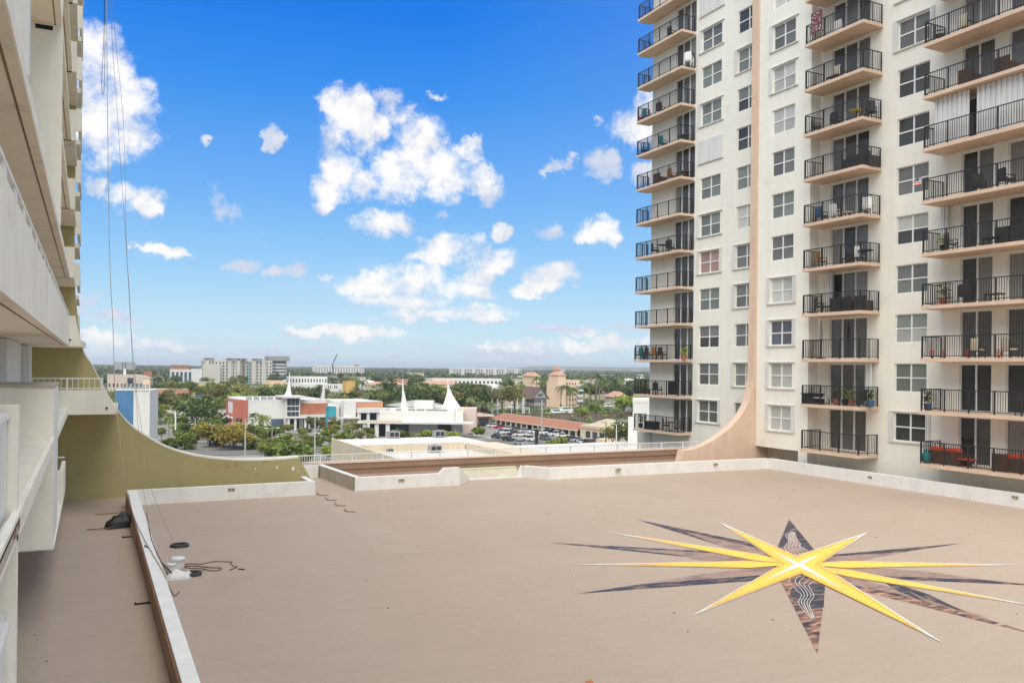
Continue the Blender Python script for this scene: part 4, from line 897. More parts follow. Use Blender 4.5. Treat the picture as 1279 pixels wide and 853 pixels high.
def f_jug(mt, fr):
    b = MB(); b.lathe([(.14,0),(.22,.12),(.24,.35),(.16,.52),(.09,.6),(.1,.7)], n=14); l = MB(); l.tube([(.15,0,.55),(.3,0,.5),(.28,0,.3),(.22,0,.22)], .025, 6)
    return [('body', b.mesh('jug_body', mt, True)), ('handle', l.mesh('handle', fr))]
def f_screen(mt, fr):
    b = MB(); b.box((-.5,-.02,.1),(.5,.02,1.1)); l = MB(); r_ = random.Random(3)
    for i in range(34): x, z = r_.uniform(-.46,.40), r_.uniform(.14,1.0); l.box((x,-.03,z),(x+.07,-.0205,z+.06))
    return [('panel', b.mesh('panel', fr)), ('pattern', l.mesh('pattern', mt))]
def f_umbrella(mt, fr):
    b = MB(); b.lathe([(.25,0),(.25,.06),(.03,.08),(.025,2.3)], n=8); l = MB(); l.lathe([(.03,.9),(.09,1.1),(.07,1.7),(.03,2.25)], n=8)
    return [('pole', b.mesh('pole', fr)), ('canopy', l.mesh('canopy', mt))]
def f_shelf(mt, fr):
    b = MB()
    for z in (.0,.38,.76,1.1): b.box((-.4,-.14,z),(.4,.14,z+.03))
    for x in (-.4,.37): b.box((x,-.14,.03),(x+.03,-.11,1.1)); b.box((x,.11,.03),(x+.03,.14,1.1))
    l = MB(); r_ = random.Random(6)
    for z in (.03,.41,.79):
        for i in range(4): x = -.3+.19*i; l.lathe([(.06,0),(.07,.1),(.05,.2)], (x,0,z), 8)
    return [('shelves', b.mesh('shelves', fr)), ('jars', l.mesh('jars', mt))]
FN = dict(chair=(f_chair,'balcony_chair','chair'), lounge=(f_lounge,'lounge_chair','armchair'), sofa=(f_sofa,'outdoor_sofa','sofa'), table=(f_table,'round_table','table'), low=(f_low,'low_table','table'), box=(f_box,'storage_box','storage box'), plant=(f_plant,'potted_plant','plant'), jug=(f_jug,'watering_jug','jug'), screen=(f_screen,'patterned_screen','screen'), umbrella=(f_umbrella,'folded_umbrella','umbrella'), shelf=(f_shelf,'plant_shelf','shelf'))
ORD = ['lowest','second lowest','third lowest','fourth lowest','fifth lowest','sixth lowest','seventh lowest','eighth lowest','ninth lowest','tenth lowest','eleventh lowest','twelfth lowest']
STK = {'A':('corner',50.1,55.75,38.75),'B':('middle',33.42,37.75,XB),'C':('right',22.9,29.6,XB)}
def furn(kind, st, k, px, mt, fr, desc, rz=90, xo=.62, dz=0, sc_=1):
    """px = photo column of the piece; it stands xo metres in front of the facade"""
    fn, nm, cat = FN[kind]
    y = None; d = ray(px, 300); X = XF-xo; y = d.y*X/d.x
    parts = cached(('furn', kind, mt, fr), lambda: fn(mt, fr))
    t = thing(nm, (X, y, slab_z(k)+.082+dz), f'{desc}, {ORD[k]} balcony of the {STK[st][0]} stack', cat, None, R(rz))
    if kind == 'plant' and mt == 'cushion_red': sc_ = .42
    for n_, me in parts: link(n_, me, t, local=True).scale = (sc_,)*3
wb, pb = 'wicker_black', 'black_metal'
for a in (
 ('box','B',1,1017,'wicker_black','plastic_black','black wicker storage box',90,.9),('low','B',1,1029,'plastic_white',pb,'low table with white top',90,1.0),('plant','B',1,1046,'leaf_dark','terracotta_pot','bushy green plant near the middle',0,.9),('plant','B',1,1058,'leaf_mid','plastic_black','tall leafy plant by the glass door',0,.7),('plant','B',1,1066,'leaf_lime','terracotta_pot','bright green plant beside the armchair',0,.8),('chair','B',1,1079,'wicker_black',pb,'black garden chair at the right end',130,.8),('plant','B',1,1090,'leaf_dark','cushion_blue','plant in a blue pot at the right end',0,.9),
 ('umbrella','B',2,1027,'cushion_grey',pb,'closed grey umbrella standing',0,1.0),
 ('chair','B',3,1025,'wicker_brown',pb,'brown chair with cushion at the left end',60,.9),('low','B',3,1037,'wicker_brown',pb,'low dark table between the chairs',90,.9),('lounge','B',3,1050,'cushion_grey',wb,'dark wicker armchair left of the pair',90,.8),('lounge','B',3,1064,'cushion_grey',wb,'dark wicker armchair in the middle of the row',90,.8),('lounge','B',3,1080,'wicker_black',wb,'black wicker armchair at the right end',100,.8),
 ('chair','B',4,1025,'cushion_orange',pb,'tan sling chair',70,.9),('low','B',4,1062,'wicker_brown',pb,'low dark table in front of the door',90,.8),('chair','B',4,1074,'plastic_white',pb,'white chair with dark frame',110,.8),('table','B',4,1081,'wicker_black',pb,'round black table at the right end',0,.8),
 ('chair','B',5,1026,'cushion_blue',pb,'blue folding chair',80,.9),('chair','B',5,1043,'plastic_white','plastic_white','white chair before the door',90,.8),('low','B',5,1055,'cushion_cream','plastic_white','low cream table by the white chair',90,.8),('chair','B',5,1083,'plastic_white','plastic_white','white chair in the right corner',120,.8),
 ('sofa','B',6,1075,'wicker_black','wicker_black','long black wicker sofa',90,.6),
 ('chair','B',7,1018,'wicker_black',pb,'black lounge chair at the left end',50,.9),('chair','B',7,1043,'wicker_black',pb,'black chair left of the yellow table',90,.8),('table','B',7,1068,'cushion_yellow',pb,'round table with yellow top',0,.7),('chair','B',7,1086,'wicker_black',pb,'black chair right of the yellow table',120,.7),
 ('low','B',8,1040,'wicker_brown',pb,'low brown table',90,.9),('chair','B',8,1047,'cushion_cream',pb,'cream cushioned chair',90,.7),('chair','B',9,1047,'plastic_white','plastic_white','white chair behind the railing',90,.6),
 ('jug','C',0,1160,'fabric_teal','fabric_teal','teal watering jug in the left corner',0,1.2),('sofa','C',0,1190,'cushion_red','wicker_brown','brown sofa with red cushions at the left',90,.6),('low','C',0,1212,'cushion_red','wicker_brown','red cushioned footstool before the door',90,1.0),('sofa','C',0,1285,'cushion_red','wicker_brown','brown sofa with red cushions at the frame edge',90,.6),('lounge','C',0,1258,'wicker_brown','wicker_brown','brown wicker armchair without cushions',90,.8),
 ('plant','C',1,1161,'leaf_dark','cushion_blue','narrow plant in the left corner',0,1.0),('chair','C',1,1281,'wicker_black',pb,'black chair at the frame edge',90,.8),
 ('chair','C',2,1222,'cushion_cream',pb,'cream padded chair left of the table',90,.8),('chair','C',2,1263,'cushion_cream',pb,'cream padded chair right of the table',70,.8),('plant','C',2,1166,'cushion_red','plastic_black','small red flower pot farthest left',0,1.25),('plant','C',2,1181,'cushion_red','terracotta_pot','small red flower pot second from left',0,1.3),('plant','C',2,1211,'cushion_red','cushion_red','red flower pot beside the cream chair',0,1.3),('plant','C',2,1249,'cushion_red','cushion_red','red flower pot between the cream chairs',0,1.3),
 ('shelf','C',3,1180,'plastic_white','wood','wooden shelf with pale jars',90,.8),('plant','C',3,1179,'leaf_mid','terracotta_pot','plant in a terracotta pot below the shelf',0,1.25),('chair','C',3,1207,'wicker_black',pb,'black chair by the door',90,.9),('low','C',3,1243,'wicker_brown',pb,'low slatted table',90,.9),
 ('chair','C',4,1187,'cushion_grey',pb,'grey folding chair',60,.8),('plant','C',4,1179,'leaf_lime','plastic_black','low green plant by the folding chair',0,1.1),('low','C',4,1240,'wicker_black',pb,'low black table before the sofa',90,1.0),('lounge','C',4,1259,'cushion_cream',wb,'armchair with tan cushions',90,.7),('lounge','C',4,1277,'wicker_black',wb,'black armchair at the frame edge',90,.7),
 ('chair','C',5,1222,'wicker_black',pb,'black chair left of the pillar',110,.7),('chair','C',5,1256,'wicker_black',pb,'black chair right of the pillar',70,.8),
 ('lounge','C',7,1210,'wicker_brown','wicker_brown','brown wicker armchair before the left door',90,.8),('lounge','C',7,1255,'wicker_brown','wicker_brown','brown wicker armchair before the right door',90,.8),('chair','C',8,1170,'wicker_black',pb,'black reclining chair in the left corner',40,.9),('chair','C',8,1203,'cushion_cream',pb,'cream chair before the door',90,.8),
 ('box','A',0,817,'wicker_black','plastic_black','black storage box at the left end',90,.8),('chair','A',0,834,'wicker_black',pb,'black chair left of the table',60,.7),('table','A',0,842,'wicker_black',pb,'round black table between chairs',0,.7),('chair','A',0,851,'cushion_grey',pb,'grey chair right of the table',120,.7),('plant','A',0,803,'leaf_mid','plastic_black','green shrub in the open left corner',0,.6),
 ('chair','A',1,802,'wicker_brown',pb,'brown chair in the open left corner',60,.6),('low','A',1,813,'wicker_black',pb,'low black table',90,.7),('chair','A',1,823,'wicker_black',pb,'black chair before the blank wall',100,.7),('screen','A',1,842,'plastic_white','plastic_black','white patterned screen behind the railing',90,.85),
 ('chair','A',2,798,'wicker_brown',pb,'brown chair at the far left corner',60,.6),('chair','A',2,812,'wicker_brown',pb,'second brown chair from the left',90,.6),('chair','A',2,821,'cushion_orange',pb,'tan chair in the middle of the row',90,.6),('chair','A',2,829,'wicker_brown',pb,'brown chair nearest the glass door',90,.6),('plant','A',2,856,'leaf_lime','terracotta_pot','green plant at the right end',0,.8),('chair','A',2,805,'fabric_teal',pb,'teal chair among the brown ones',90,.6),
 ('chair','A',5,818,'wicker_black',pb,'black chair at the left of the group',70,.6),('table','A',5,828,'wicker_black',pb,'round black table of the group',0,.6),('chair','A',5,837,'wicker_black',pb,'black chair at the right of the group',110,.6),
 ('lounge','A',7,824,'cushion_orange','wicker_brown','reddish armchair left of the door',90,.6),('chair','A',7,838,'cushion_orange','wicker_brown','reddish chair before the door',90,.6),('low','A',7,853,'wicker_brown','wicker_brown','reddish low table at the right',90,.7),
 ('chair','A',8,826,'fabric_teal','fabric_teal','teal lounge chair',100,.7),('chair','A',8,803,'wicker_black',pb,'black chair in the left corner',60,.6),('low','A',8,852,'wicker_black',pb,'low black table at the right',90,.7),
 ('chair','A',9,823,'wicker_black',pb,'black folding chair',110,.6),('chair','A',9,799,'cushion_orange','wicker_brown','brown chair in the left corner',60,.6),('chair','A',9,806,'fabric_teal','cushion_blue','dark teal chair near the left corner',90,.6),
 ('chair','A',10,858,'plastic_white','plastic_white','white chair at the right end',120,.7),('chair','A',11,836,'wicker_black',pb,'black chair by the door',90,.6)):
    furn(*a)
# patterned board and flag hung on railings
d = ray(1020.5,28); X = XB+.03; p = d*(X/d.x); t = thing('hanging_board', (X-.02,p.y,p.z), 'dark red patterned board hung on a balcony railing high in the middle stack', 'board')
b = MB(); b.box((-.03,-.42,-.62),(.0,.42,.62)); link('panel', b.mesh('panel', 'car_maroon'), t, local=True)
b = MB(); r_ = random.Random(4)
for i in range(40): y, z = r_.uniform(-.38,.32), r_.uniform(-.58,.52); s = r_.uniform(.03,.09); b.box((-.036,y,z),(-.0301,y+s,z+s*.8))
link('pattern', b.mesh('pattern', 'cushion_cream'), t, local=True)
d = ray(1150.5,226); X = XB-.02; p = d*(X/d.x); t = thing('small_flag', p, 'small striped flag on a stick at the left end of a right-hand balcony', 'flag')
b = MB(); b.tube([(0,-.05,-.45),(0,.28,.25)], .012, 5); link('stick', b.mesh('stick', 'wood'), t, local=True)
b = MB()
for i in range(7): z = -.20+i*.055; b.box((-.006,-.02,z),(.006,.42-.02*i,z+.055))
me = b.mesh('cloth', ['cushion_red','plastic_white']); me.polygons.foreach_set('material_index', [(i//6) % 2 for i in range(len(me.polygons))]); link('cloth', me, t, local=True)
b = MB(); b.box((-.009,.12,.02),(.009,.32,.184)); link('canton', b.mesh('canton', 'cushion_blue'), t, local=True)
# ================================================================ CITY BEYOND
# streets and lots
def sheet(name, pts, lay, mt, px=True):
    mb = MB(); P_ = [gp(*p, ST+.004*lay) if px else Vector((p[0], p[1], ST+.004*lay)) for p in pts]; mb.face(P_); me = mb.mesh(name, mt)
    if me.polygons[0].normal.z < 0: me.flip_normals()
    return struct(name, me)
def rect(name, x0, x1, y0, y1, lay, mt): return sheet(name, [(x0,y0),(x1,y0),(x1,y1),(x0,y1)], lay, mt, False)
rect('car_park', 44, 136, 232, 330, 1, 'lot_asphalt'); rect('road', -200, 400, 214, 232, 3, 'asphalt'); rect('road', -200, 400, 352, 364, 2, 'asphalt')
rect('car_park', 112, 136.5, 150, 232, 2, 'asphalt'); rect('road', 96, 110, 60, 214, 2, 'asphalt'); rect('car_park', 8, 52, 180, 213, 1, 'lot_asphalt')
rect('pavement', 111, 112.8, 236, 300, 4, 'concrete'); rect('pavement', 136.4, 139.4, 190, 300, 30, 'concrete')
rect('car_park', -10, 44, 232, 330, 1, 'lot_asphalt'); rect('lawn', 54, 60, 180, 210, 5, 'grass'); rect('lawn', 44, 60, 262, 272, 5, 'grass'); rect('lawn', 150, 240, 330, 352, 5, 'grass')
rect('water', 150, 420, 305, 326, 5, 'water'); rect('water', 255, 330, 326, 420, 4, 'water')
mb = MB()
for i in range(26): x = -40+i*9; mb.face([(x,222.85,0),(x+4,222.85,0),(x+4,223.1,0),(x,223.1,0)])
for i in range(26): y = 238+i*2.9; mb.face([(130.6,y,0),(136,y,0),(136,y+.14,0),(130.6,y+.14,0)])
for i in range(14): x = 48+i*2.9; mb.face([(x,276,0),(x+.14,276,0),(x+.14,281.5,0),(x,281.5,0)])
for i in range(12): x = 10+i*2.9; mb.face([(x,200,0),(x+.14,200,0),(x+.14,205.5,0),(x,205.5,0)])
o = struct('road_markings', mb.mesh('road_markings', 'line_paint'), (0,0,ST+.03))
# buildings --------------------------------------------------------------
def bld(name, label, cat, pxl, pxr, pytop, dist, depth, wall, ang=0, roof='roof_grey', par=.6, rows=0, cols=0, glass_='far_glass', wfrac=(.55,.5), bands=None, group=None, zbase=ST, ztop=None, side_win=True, side=True):
    """box building whose front-left corner stands at depth dist in photo column pxl; front runs along world X turned by ang"""
    if side and ang == 0:
        for _ in range(6):
            q = pd(pxl, dist)+Vector((0, depth, 0)); back = CX+FPX*q.dot(R0)/q.dot(FW); pl0 = locals().get('pl0', pxl); pxl = min(pxl+(pl0-back), pl0+.55*(pxr-pl0))
    p = pd(pxl, dist); e = Vector((math.cos(ang), math.sin(ang), 0)); n = Vector((-math.sin(ang), math.cos(ang), 0))
    t_ = (pxr-CX)/FPX
    W = (t_*(p.dot(FW))-p.dot(R0))/(e.dot(R0)-t_*e.dot(FW))
    zz = zt((pxl+pxr)/2, pytop, dist) if ztop is None else ztop
    H = zz-zbase
    t = thing(name, (p.x, p.y, zbase), label, cat, group, ang)
    mb = MB(); mb.box((0,0,0),(W,depth,H)); link('wall', mb.mesh('wall', wall), t, local=True)
    mb = MB(); mb.box((-.05,-.05,H+.002),(W+.05,.3,H+par)); mb.box((-.05,depth-.3,H+.002),(W+.05,depth+.05,H+par)); mb.box((-.05,.3,H+.002),(.3,depth-.3,H+par)); mb.box((W-.3,.3,H+.002),(W+.05,depth-.3,H+par)); link('parapet', mb.mesh('parapet', wall), t, local=True)
    mb = MB(); mb.box((.3,.3,H+.003),(W-.3,depth-.3,H+.12)); link('roof', mb.mesh('roof', roof), t, local=True)
    if rows:
        fh = H/rows; big = W/cols*FPX/dist > 9
        def one():
            b = MB(); ww, hh = W/cols*wfrac[0], fh*wfrac[1]; b.box((-ww/2,-.06,0),(ww/2,.02,hh)); b.box((-ww/2-.08,-.10,-.1),(ww/2+.08,-.061,0)); return b
        if big:
            me = one().mesh('window', [glass_]); 
            for r_ in range(rows):
                for c in range(cols): link('window', me, t, (W*(c+.5)/cols, 0, fh*(r_+.28)), local=True)
        else:
            b = MB()
            for r_ in range(rows):
                for c in range(cols):
                    ww, hh = W/cols*wfrac[0], fh*wfrac[1]; x, z = W*(c+.5)/cols, fh*(r_+.28); b.box((x-ww/2,-.08,z),(x+ww/2,.02,z+hh))
            link('windows', b.mesh('windows', glass_), t, local=True, kind='stuff')
        if side_win:
            b = MB(); nc = max(1, int(depth/(W/cols)))
            for r_ in range(rows):
                for c in range(nc): y = depth*(c+.5)/nc; z = fh*(r_+.28); b.box((-.08,y-depth/nc*wfrac[0]/2,z),(.02,y+depth/nc*wfrac[0]/2,z+fh*wfrac[1]))
            link('side_windows', b.mesh('side_windows', glass_), t, local=True, kind='stuff')
    return t, W, depth, H
def add(t, name, boxes, mt, kind=None):
    mb = MB()
    for a, b in boxes: mb.box(a, b)
    return link(name, mb.mesh(name, mt), t, local=True, kind=kind)
def hip(t, name, x0, x1, y0, y1, z0, h, mt, over=.6, mono=None):
    x0, x1, y0, y1 = x0-over, x1+over, y0-over, y1+over; mb = MB(); dx, dy = x1-x0, y1-y0; q = min(dx, dy)/2
    r0, r1 = ((x0+q, (y0+y1)/2, z0+h), (x1-q, (y0+y1)/2, z0+h)) if dx >= dy else (((x0+x1)/2, y0+q, z0+h), ((x0+x1)/2, y1-q, z0+h))
    A, B, C, D = (x0,y0,z0), (x1,y0,z0), (x1,y1,z0), (x0,y1,z0)
    if dx >= dy: fs = [(A,B,r1,r0),(B,C,r1),(C,D,r0,r1),(D,A,r0)]
    else: fs = [(A,B,r0),(B,C,r1,r0),(C,D,r1),(D,A,r0,r1)]
    for f in fs: mb.face(f)
    mb.face([D,C,B,A]); return link(name, mb.mesh(name, mt), t, local=True)
# blue and white block just past the fin
t, W, D, H = bld('warehouse', 'white block with a blue painted left part just beyond the olive fin', 'building', 145, 187.5, 488.5, 190, 9, 'city_white', ang=R(-15), roof='roof_white', par=.25, side=False)
add(t, 'blue_panel', [((-.12,-.06,0),(W*.52,-.003,H+.1))], 'city_blue'); add(t, 'white_rim', [((-.2,-.14,H+.101),(W+.1,-.052,H+.45))], 'city_white'); add(t, 'corner_pier', [((W*.97,-.16,0),(W+.06,-.055,H+.1))], 'city_white')
for i in range(7): add(t, 'roof_vent', [((W*(.1+.12*i),2,H+.13),(W*(.1+.12*i)+.5,2.6,H+1.5))], 'machine_grey')
# red framed retail building with glass tower
t, W, D, H = bld('retail_building', 'white shop building with red frames, glass corner tower and sail spire', 'building', 304, 408, 501, 283, 34, 'city_white', roof='roof_white', ztop=-12.4, par=.5, side=False)
x = lambda f: W*f
add(t, 'red_wing', [((-3.2,.0,4.0),(-.003,.6,H+.6)),((-3.2,.6,H-.2),(-2.6,16,H+.6)),((-3.2,.6,4.6),(-2.6,16,5.4)),((-3.2,15,0),(-2.6,16,H-.2)),((-3.2,.0,0),(-2.5,.6,4.0)),((-3.2,7.5,0),(-2.6,8.3,4.6))], 'city_red'); add(t, 'red_face', [((-.2,-.25,2.6),(1.6,-.003,H+.5))], 'city_red')
add(t, 'wing_window', [((-.14,2.0,4.8),(-.005,7.0,7.4)),((-.14,8.6,4.8),(-.005,14.4,7.4)),((-.14,1.5,.5),(-.005,6.8,3.6)),((-.14,8.8,.5),(-.005,14.5,3.6))], 'far_glass'); add(t, 'wing_canopy', [((-3.6,-.6,4.0),(-3.21,14,4.35))], 'city_white')
add(t, 'tower', [((x(.49),-2.2,0),(x(.66),8,H+1.2))], 'city_white'); tg = add(t, 'tower_glass', [((x(.505),-2.32,4.6),(x(.645),-2.21,H+.9))], 'far_glass'); add(t, 'tower_cap', [((x(.44),-4.2,H+1.21),(x(.73),9.5,H+1.75))], 'roof_white')
for z in (6.1,7.9): add(t, 'mullion', [((x(.505),-2.40,z),(x(.645),-2.33,z+.28))], 'white_metal')
for f in (.55,.60): add(t, 'mullion', [((x(f),-2.38,4.6),(x(f)+.12,-2.33,H+.9))], 'city_grey')
sp = MB(); bx, by = x(.56), 2.0
for i, (a, b) in enumerate(((1.8,.0),(1.05,1.6),(.55,3.4),(.25,5.4),(.09,7.6))): pass
prof = [(1.9,0),(1.0,1.5),(.6,3.2),(.3,5.2),(.08,8.2)]
for (w0, z0), (w1, z1) in zip(prof, prof[1:]):
    A = [(bx-w0,by-.3,H+1.75+z0),(bx+w0*.45,by-.3,H+1.75+z0),(bx+w1*.45,by-.3,H+1.75+z1),(bx-w1,by-.3,H+1.75+z1)]; B = [(p[0],by+.3,p[2]) for p in A]
    sp.face(A); sp.face(B[::-1]); sp.face([A[0],A[3],B[3],B[0]]); sp.face([A[1],B[1],B[2],A[2]])
link('sail_spire', sp.mesh('sail_spire', 'sail_white'), t, local=True)
add(t, 'entrance_canopy', [((x(.46),-6.0,4.0),(x(.74),-2.4,4.4))], 'roof_white')
for f in (.50,.58,.70): add(t, 'column', [((x(f)-.35,-5.6,0),(x(f)+.35,-4.9,3.99))], 'city_white')
add(t, 'shop_glass', [((x(.33),-.12,.2),(x(.48),-.003,3.6))], 'far_glass_blue'); add(t, 'shop_glass', [((x(.51),-2.3,.2),(x(.65),-2.21,3.6))], 'far_glass')
add(t, 'rust_band', [((x(.665),-1.0,5.0),(W+.3,-.003,H-.75))], 'city_rust'); add(t, 'band_soffit', [((x(.665),-1.5,4.0),(W+.8,-.004,4.95))], 'city_white'); add(t, 'shop_glass', [((x(.72),-.15,.2),(W-.5,-.004,3.8))], 'far_glass')
for f in (.78,.9,.985): add(t, 'column', [((x(f)-.3,-1.4,0),(x(f)+.3,-.8,3.99))], 'city_white')
for f in (.08,.17,.26,.34,.43): add(t, 'roof_unit', [((x(f),6,H+.12),(x(f)+1.6,8,H+1.3))], 'machine_grey')
# teal annexe behind
t, W, D, H = bld('teal_annexe', 'small bright teal painted annexe between the rust band and white tower', 'building', 411, 420.5, 505.5, 279, 4, 'city_teal', side=False, ztop=-14.3, roof='roof_white'); add(t, 'brick_base', [((-.1,-.1,0),(W+.1,-.003,4.9))], 'city_brown'); add(t, 'awning', [((-.4,-1.6,3.6),(W*.6,-.003,3.8))], 'city_white')
# terracotta shop building
t, W, D, H = bld('shop_building', 'white and terracotta shop with wide canopy beside the white sails', 'building', 428, 478, 500, 297, 26, 'city_white', ztop=-13.2, roof='roof_white', par=.5, side=False)
add(t, 'corner_tower', [((-.4,-3.5,0),(W*.27,-.004,H+1.0))], 'city_white'); add(t, 'terra_band', [((W*.271,-.5,H-1.7),(W+.1,-.004,H+.45))], 'city_terra')
add(t, 'canopy', [((W*.29,-5.5,H-3.2),(W+1.6,-.51,H-1.75))], 'city_white'); add(t, 'shop_glass', [((W*.30,-.4,0),(W*.98,-.005,H-3.3))], 'far_glass')
for f in (.33,.55,.80,.97): add(t, 'column', [((W*f-.5,-4.9,0),(W*f+.5,-4.0,H-3.21))], 'city_white')
add(t, 'terra_column', [((W*.30,-1.4,0),(W*.34,-.6,H-3.21))], 'city_terra')
add(t, 'round_canopy', [((-3.2,-6.2,3.6),(W*.33,-3.51,4.1))], 'roof_white'); add(t, 'low_wing', [((-7.5,2,0),(-.41,16,H-.9))], 'city_white'); add(t, 'wing_glass', [((-5.5,1.85,.6),(-2.6,1.999,H-2))], 'far_glass')
for f in (-2.6,.6,3.4): add(t, 'canopy_post', [((f,-5.8,0),(f+.35,-5.4,3.59))], 'city_terra')
# sail building
t, W, D, H = bld('sail_roof_building', 'long low white building with two tall white fabric sails on its roof', 'building', 475, 579, 516, 268, 20, 'city_white', ang=R(-26), ztop=-15.2, roof='roof_white', par=1.1)
def sail(x0, w0, h, lean, name='fabric_sail'):
    mb = MB(); n = 10; y = 9
    L_, R_ = [], []
    for i in range(n+1):
        f = i/n; L_.append((x0-w0*lean*(1-f)**2.2, z_(f))); R_.append((x0+w0*(1-lean)*(1-f)**1.5+.12, z_(f)))
    for i in range(n):
        b0 = .5*math.sin(math.pi*i/n); b1 = .5*math.sin(math.pi*(i+1)/n)
        mb.face([(L_[i][0],y+.05,L_[i][1]),(R_[i][0],y+1.6*(1-i/n),R_[i][1]),(R_[i+1][0],y+1.6*(1-(i+1)/n),R_[i+1][1]),(L_[i+1][0],y+.05,L_[i+1][1])])
        mb.face([(L_[i][0],y-.1,L_[i][1]),(L_[i+1][0],y-.1,L_[i+1][1]),(R_[i+1][0],y-1.6*(1-(i+1)/n),R_[i+1][1]),(R_[i][0],y-1.6*(1-i/n),R_[i][1])])
    s = link(name, mb.mesh(name, 'sail_white'), t, local=True); m_ = MB(); m_.tube([(x0,y,H),(x0,y,H+hh+.6)], .16, 8); link('mast', m_.mesh('mast', 'sail_white'), s, (WP[s].x, WP[s].y, WP[s].z)); return s
hh = 10.3
z_ = lambda f: H+1.0+(hh-1)*f
sail(W*.23, 2.6, hh, .28)
z_ = lambda f: H+1.0+(hh-1)*f
sail(W*.79, 7.2, hh, .32)
add(t, 'long_canopy', [((-6,-7,H-2.6),(W+3.5,-.01,H-2.1))], 'roof_white'); add(t, 'canopy_top', [((-5,-6.6,H-2.09),(W*.28,-.3,H-1.95))], 'roof_tan')
for f in (-.14,.0,.13): add(t, 'column', [((W*f-.6,-6.4,0),(W*f+.6,-5.2,H-2.61))], 'city_white')
add(t, 'shop_glass', [((-3.0,-.3,0),(W*.35,-.005,H-2.7))], 'far_glass'); add(t, 'shop_glass', [((W*.7,-.3,.3),(W*.86,-.005,H-2.8))], 'far_glass')
add(t, 'raised_block', [((W*.36,12,H+.13),(W*.60,18,H+3.8))], 'city_white'); add(t, 'end_block', [((W*.93,6,0),(W+4,17,H+1.7))], 'city_pink')
for f, s in ((.18,1.4),(.33,2.0),(.43,2.4),(.55,3.2),(.68,3.0)): u = add(t, 'roof_unit', [((W*f,2.5,H+.13),(W*f+s,4.6,H+1.5))], 'machine_grey')
# building behind with round grey roof
t, W, D, H = bld('restaurant', 'low restaurant with dark slate roof and striped terrace behind the sails', 'building', 486, 560, 505, 345, 16, 'city_cream', ztop=-17.2, roof='roof_dark'); hip(t, 'hipped_roof', 0, W, 0, D, H+.6, 2.4, 'roof_grey', 1.2)
t, W, D, H = bld('terrace_pavilion', 'small yellow framed terrace pavilion with white canopy beside the larger sail', 'building', 537, 557, 502, 318, 8, 'city_yellow', ztop=-16.0, roof='roof_white')
add(t, 'opening', [((W*(.06+.24*i),-.1,3.0),(W*(.24+.24*i),-.003,5.2)) for i in range(4)], 'car_maroon'); add(t, 'canopy', [((-.8,-2,H+.61),(W+.8,D,H+.9))], 'roof_white')
# cream flat roof close by
t = thing('flat_roof_building', (34,100,ST), 'cream flat roofed building just beyond the deck with rooftop machines', 'building')
zr = -13.0; A0 = gp(417,547,-12); B0 = gp(487,571.5,-12); X1 = (A0.x+B0.x)/2; Yf = 123; X2 = 60; 
seg('wall', (X1+.301,66,ST), (53.5,Yf,zr), 'flat_cream', t); seg('roof', (X1+.302,66,zr+.003), (53.2,Yf-.301,zr+.05), 'roof_white', t)
seg('side_wall', (X1,66,ST), (X1+.3,138,-12.0), 'flat_cream', t); seg('parapet', (X1+.301,Yf-.3,zr+.001), (53.2,Yf,-11.85), 'flat_cream', t); seg('back_roof', (X1+.301,Yf+.01,ST), (58.5,138,-12.25), 'roof_white', t)
mb = MB(); mb.prism([(53.501,66),(58.2,66),(58.8,Yf-.01),(53.501,Yf-.01)], ST, -12.02); link('side_range', mb.mesh('side_range', 'flat_cream'), t)
def rooftop_unit(px, py, z, s, label, dark=True):
    p = gp(px, py, z); t = thing('rooftop_machine', p, label, 'air conditioner')
    b = MB(); b.box((-s,-s*.6,.15),(s,s*.6,s*1.15)); b.box((-s,-s*.5,0),(-s*.8,s*.5,.149)); b.box((s*.8,-s*.5,0),(s,s*.5,.149)); link('casing', b.mesh('casing', 'machine_grey'), t, local=True)
    b = MB(); b.box((-s*.75,-s*.63,.3),(-s*.05,-s*.601,s*1.0)); b.box((s*.1,-s*.63,.3),(s*.8,-s*.601,s*1.0)); link('grille', b.mesh('grille', 'pole_dark'), t, local=True)
    b = MB(); b.lathe([(s*.38,s*1.151),(s*.38,s*1.3),(s*.3,s*1.3)], n=12); link('fan_guard', b.mesh('fan_guard', 'machine_grey'), t, local=True)
rooftop_unit(543,565,zr+.05,.95,'grey rooftop machine with dark grilles on the cream flat roof'); rooftop_unit(491,547,-12.25,1.0,'boxy rooftop unit at the left end behind the parapet'); rooftop_unit(548,546,-12.25,1.0,'low rooftop unit in front of the green bushes'); rooftop_unit(587,544.5,-12.25,.5,'small vent box on the far right of the flat roof'); rooftop_unit(487,565,zr+.05,.5,'small dark unit by the sloping parapet line')
mb = MB(); r_ = random.Random(9)
for i in range(40): y = 108-i*.3; x = 50+i*.36; mb.box((x,y,zr+.06),(x+.25,y+.2,zr+.2+r_.uniform(0,.15)))
tag(link('pipe_supports', mb.mesh('pipe_supports', 'pole_dark')), 'row of small black pipe supports across the flat roof', 'pipes', None, 'stuff')
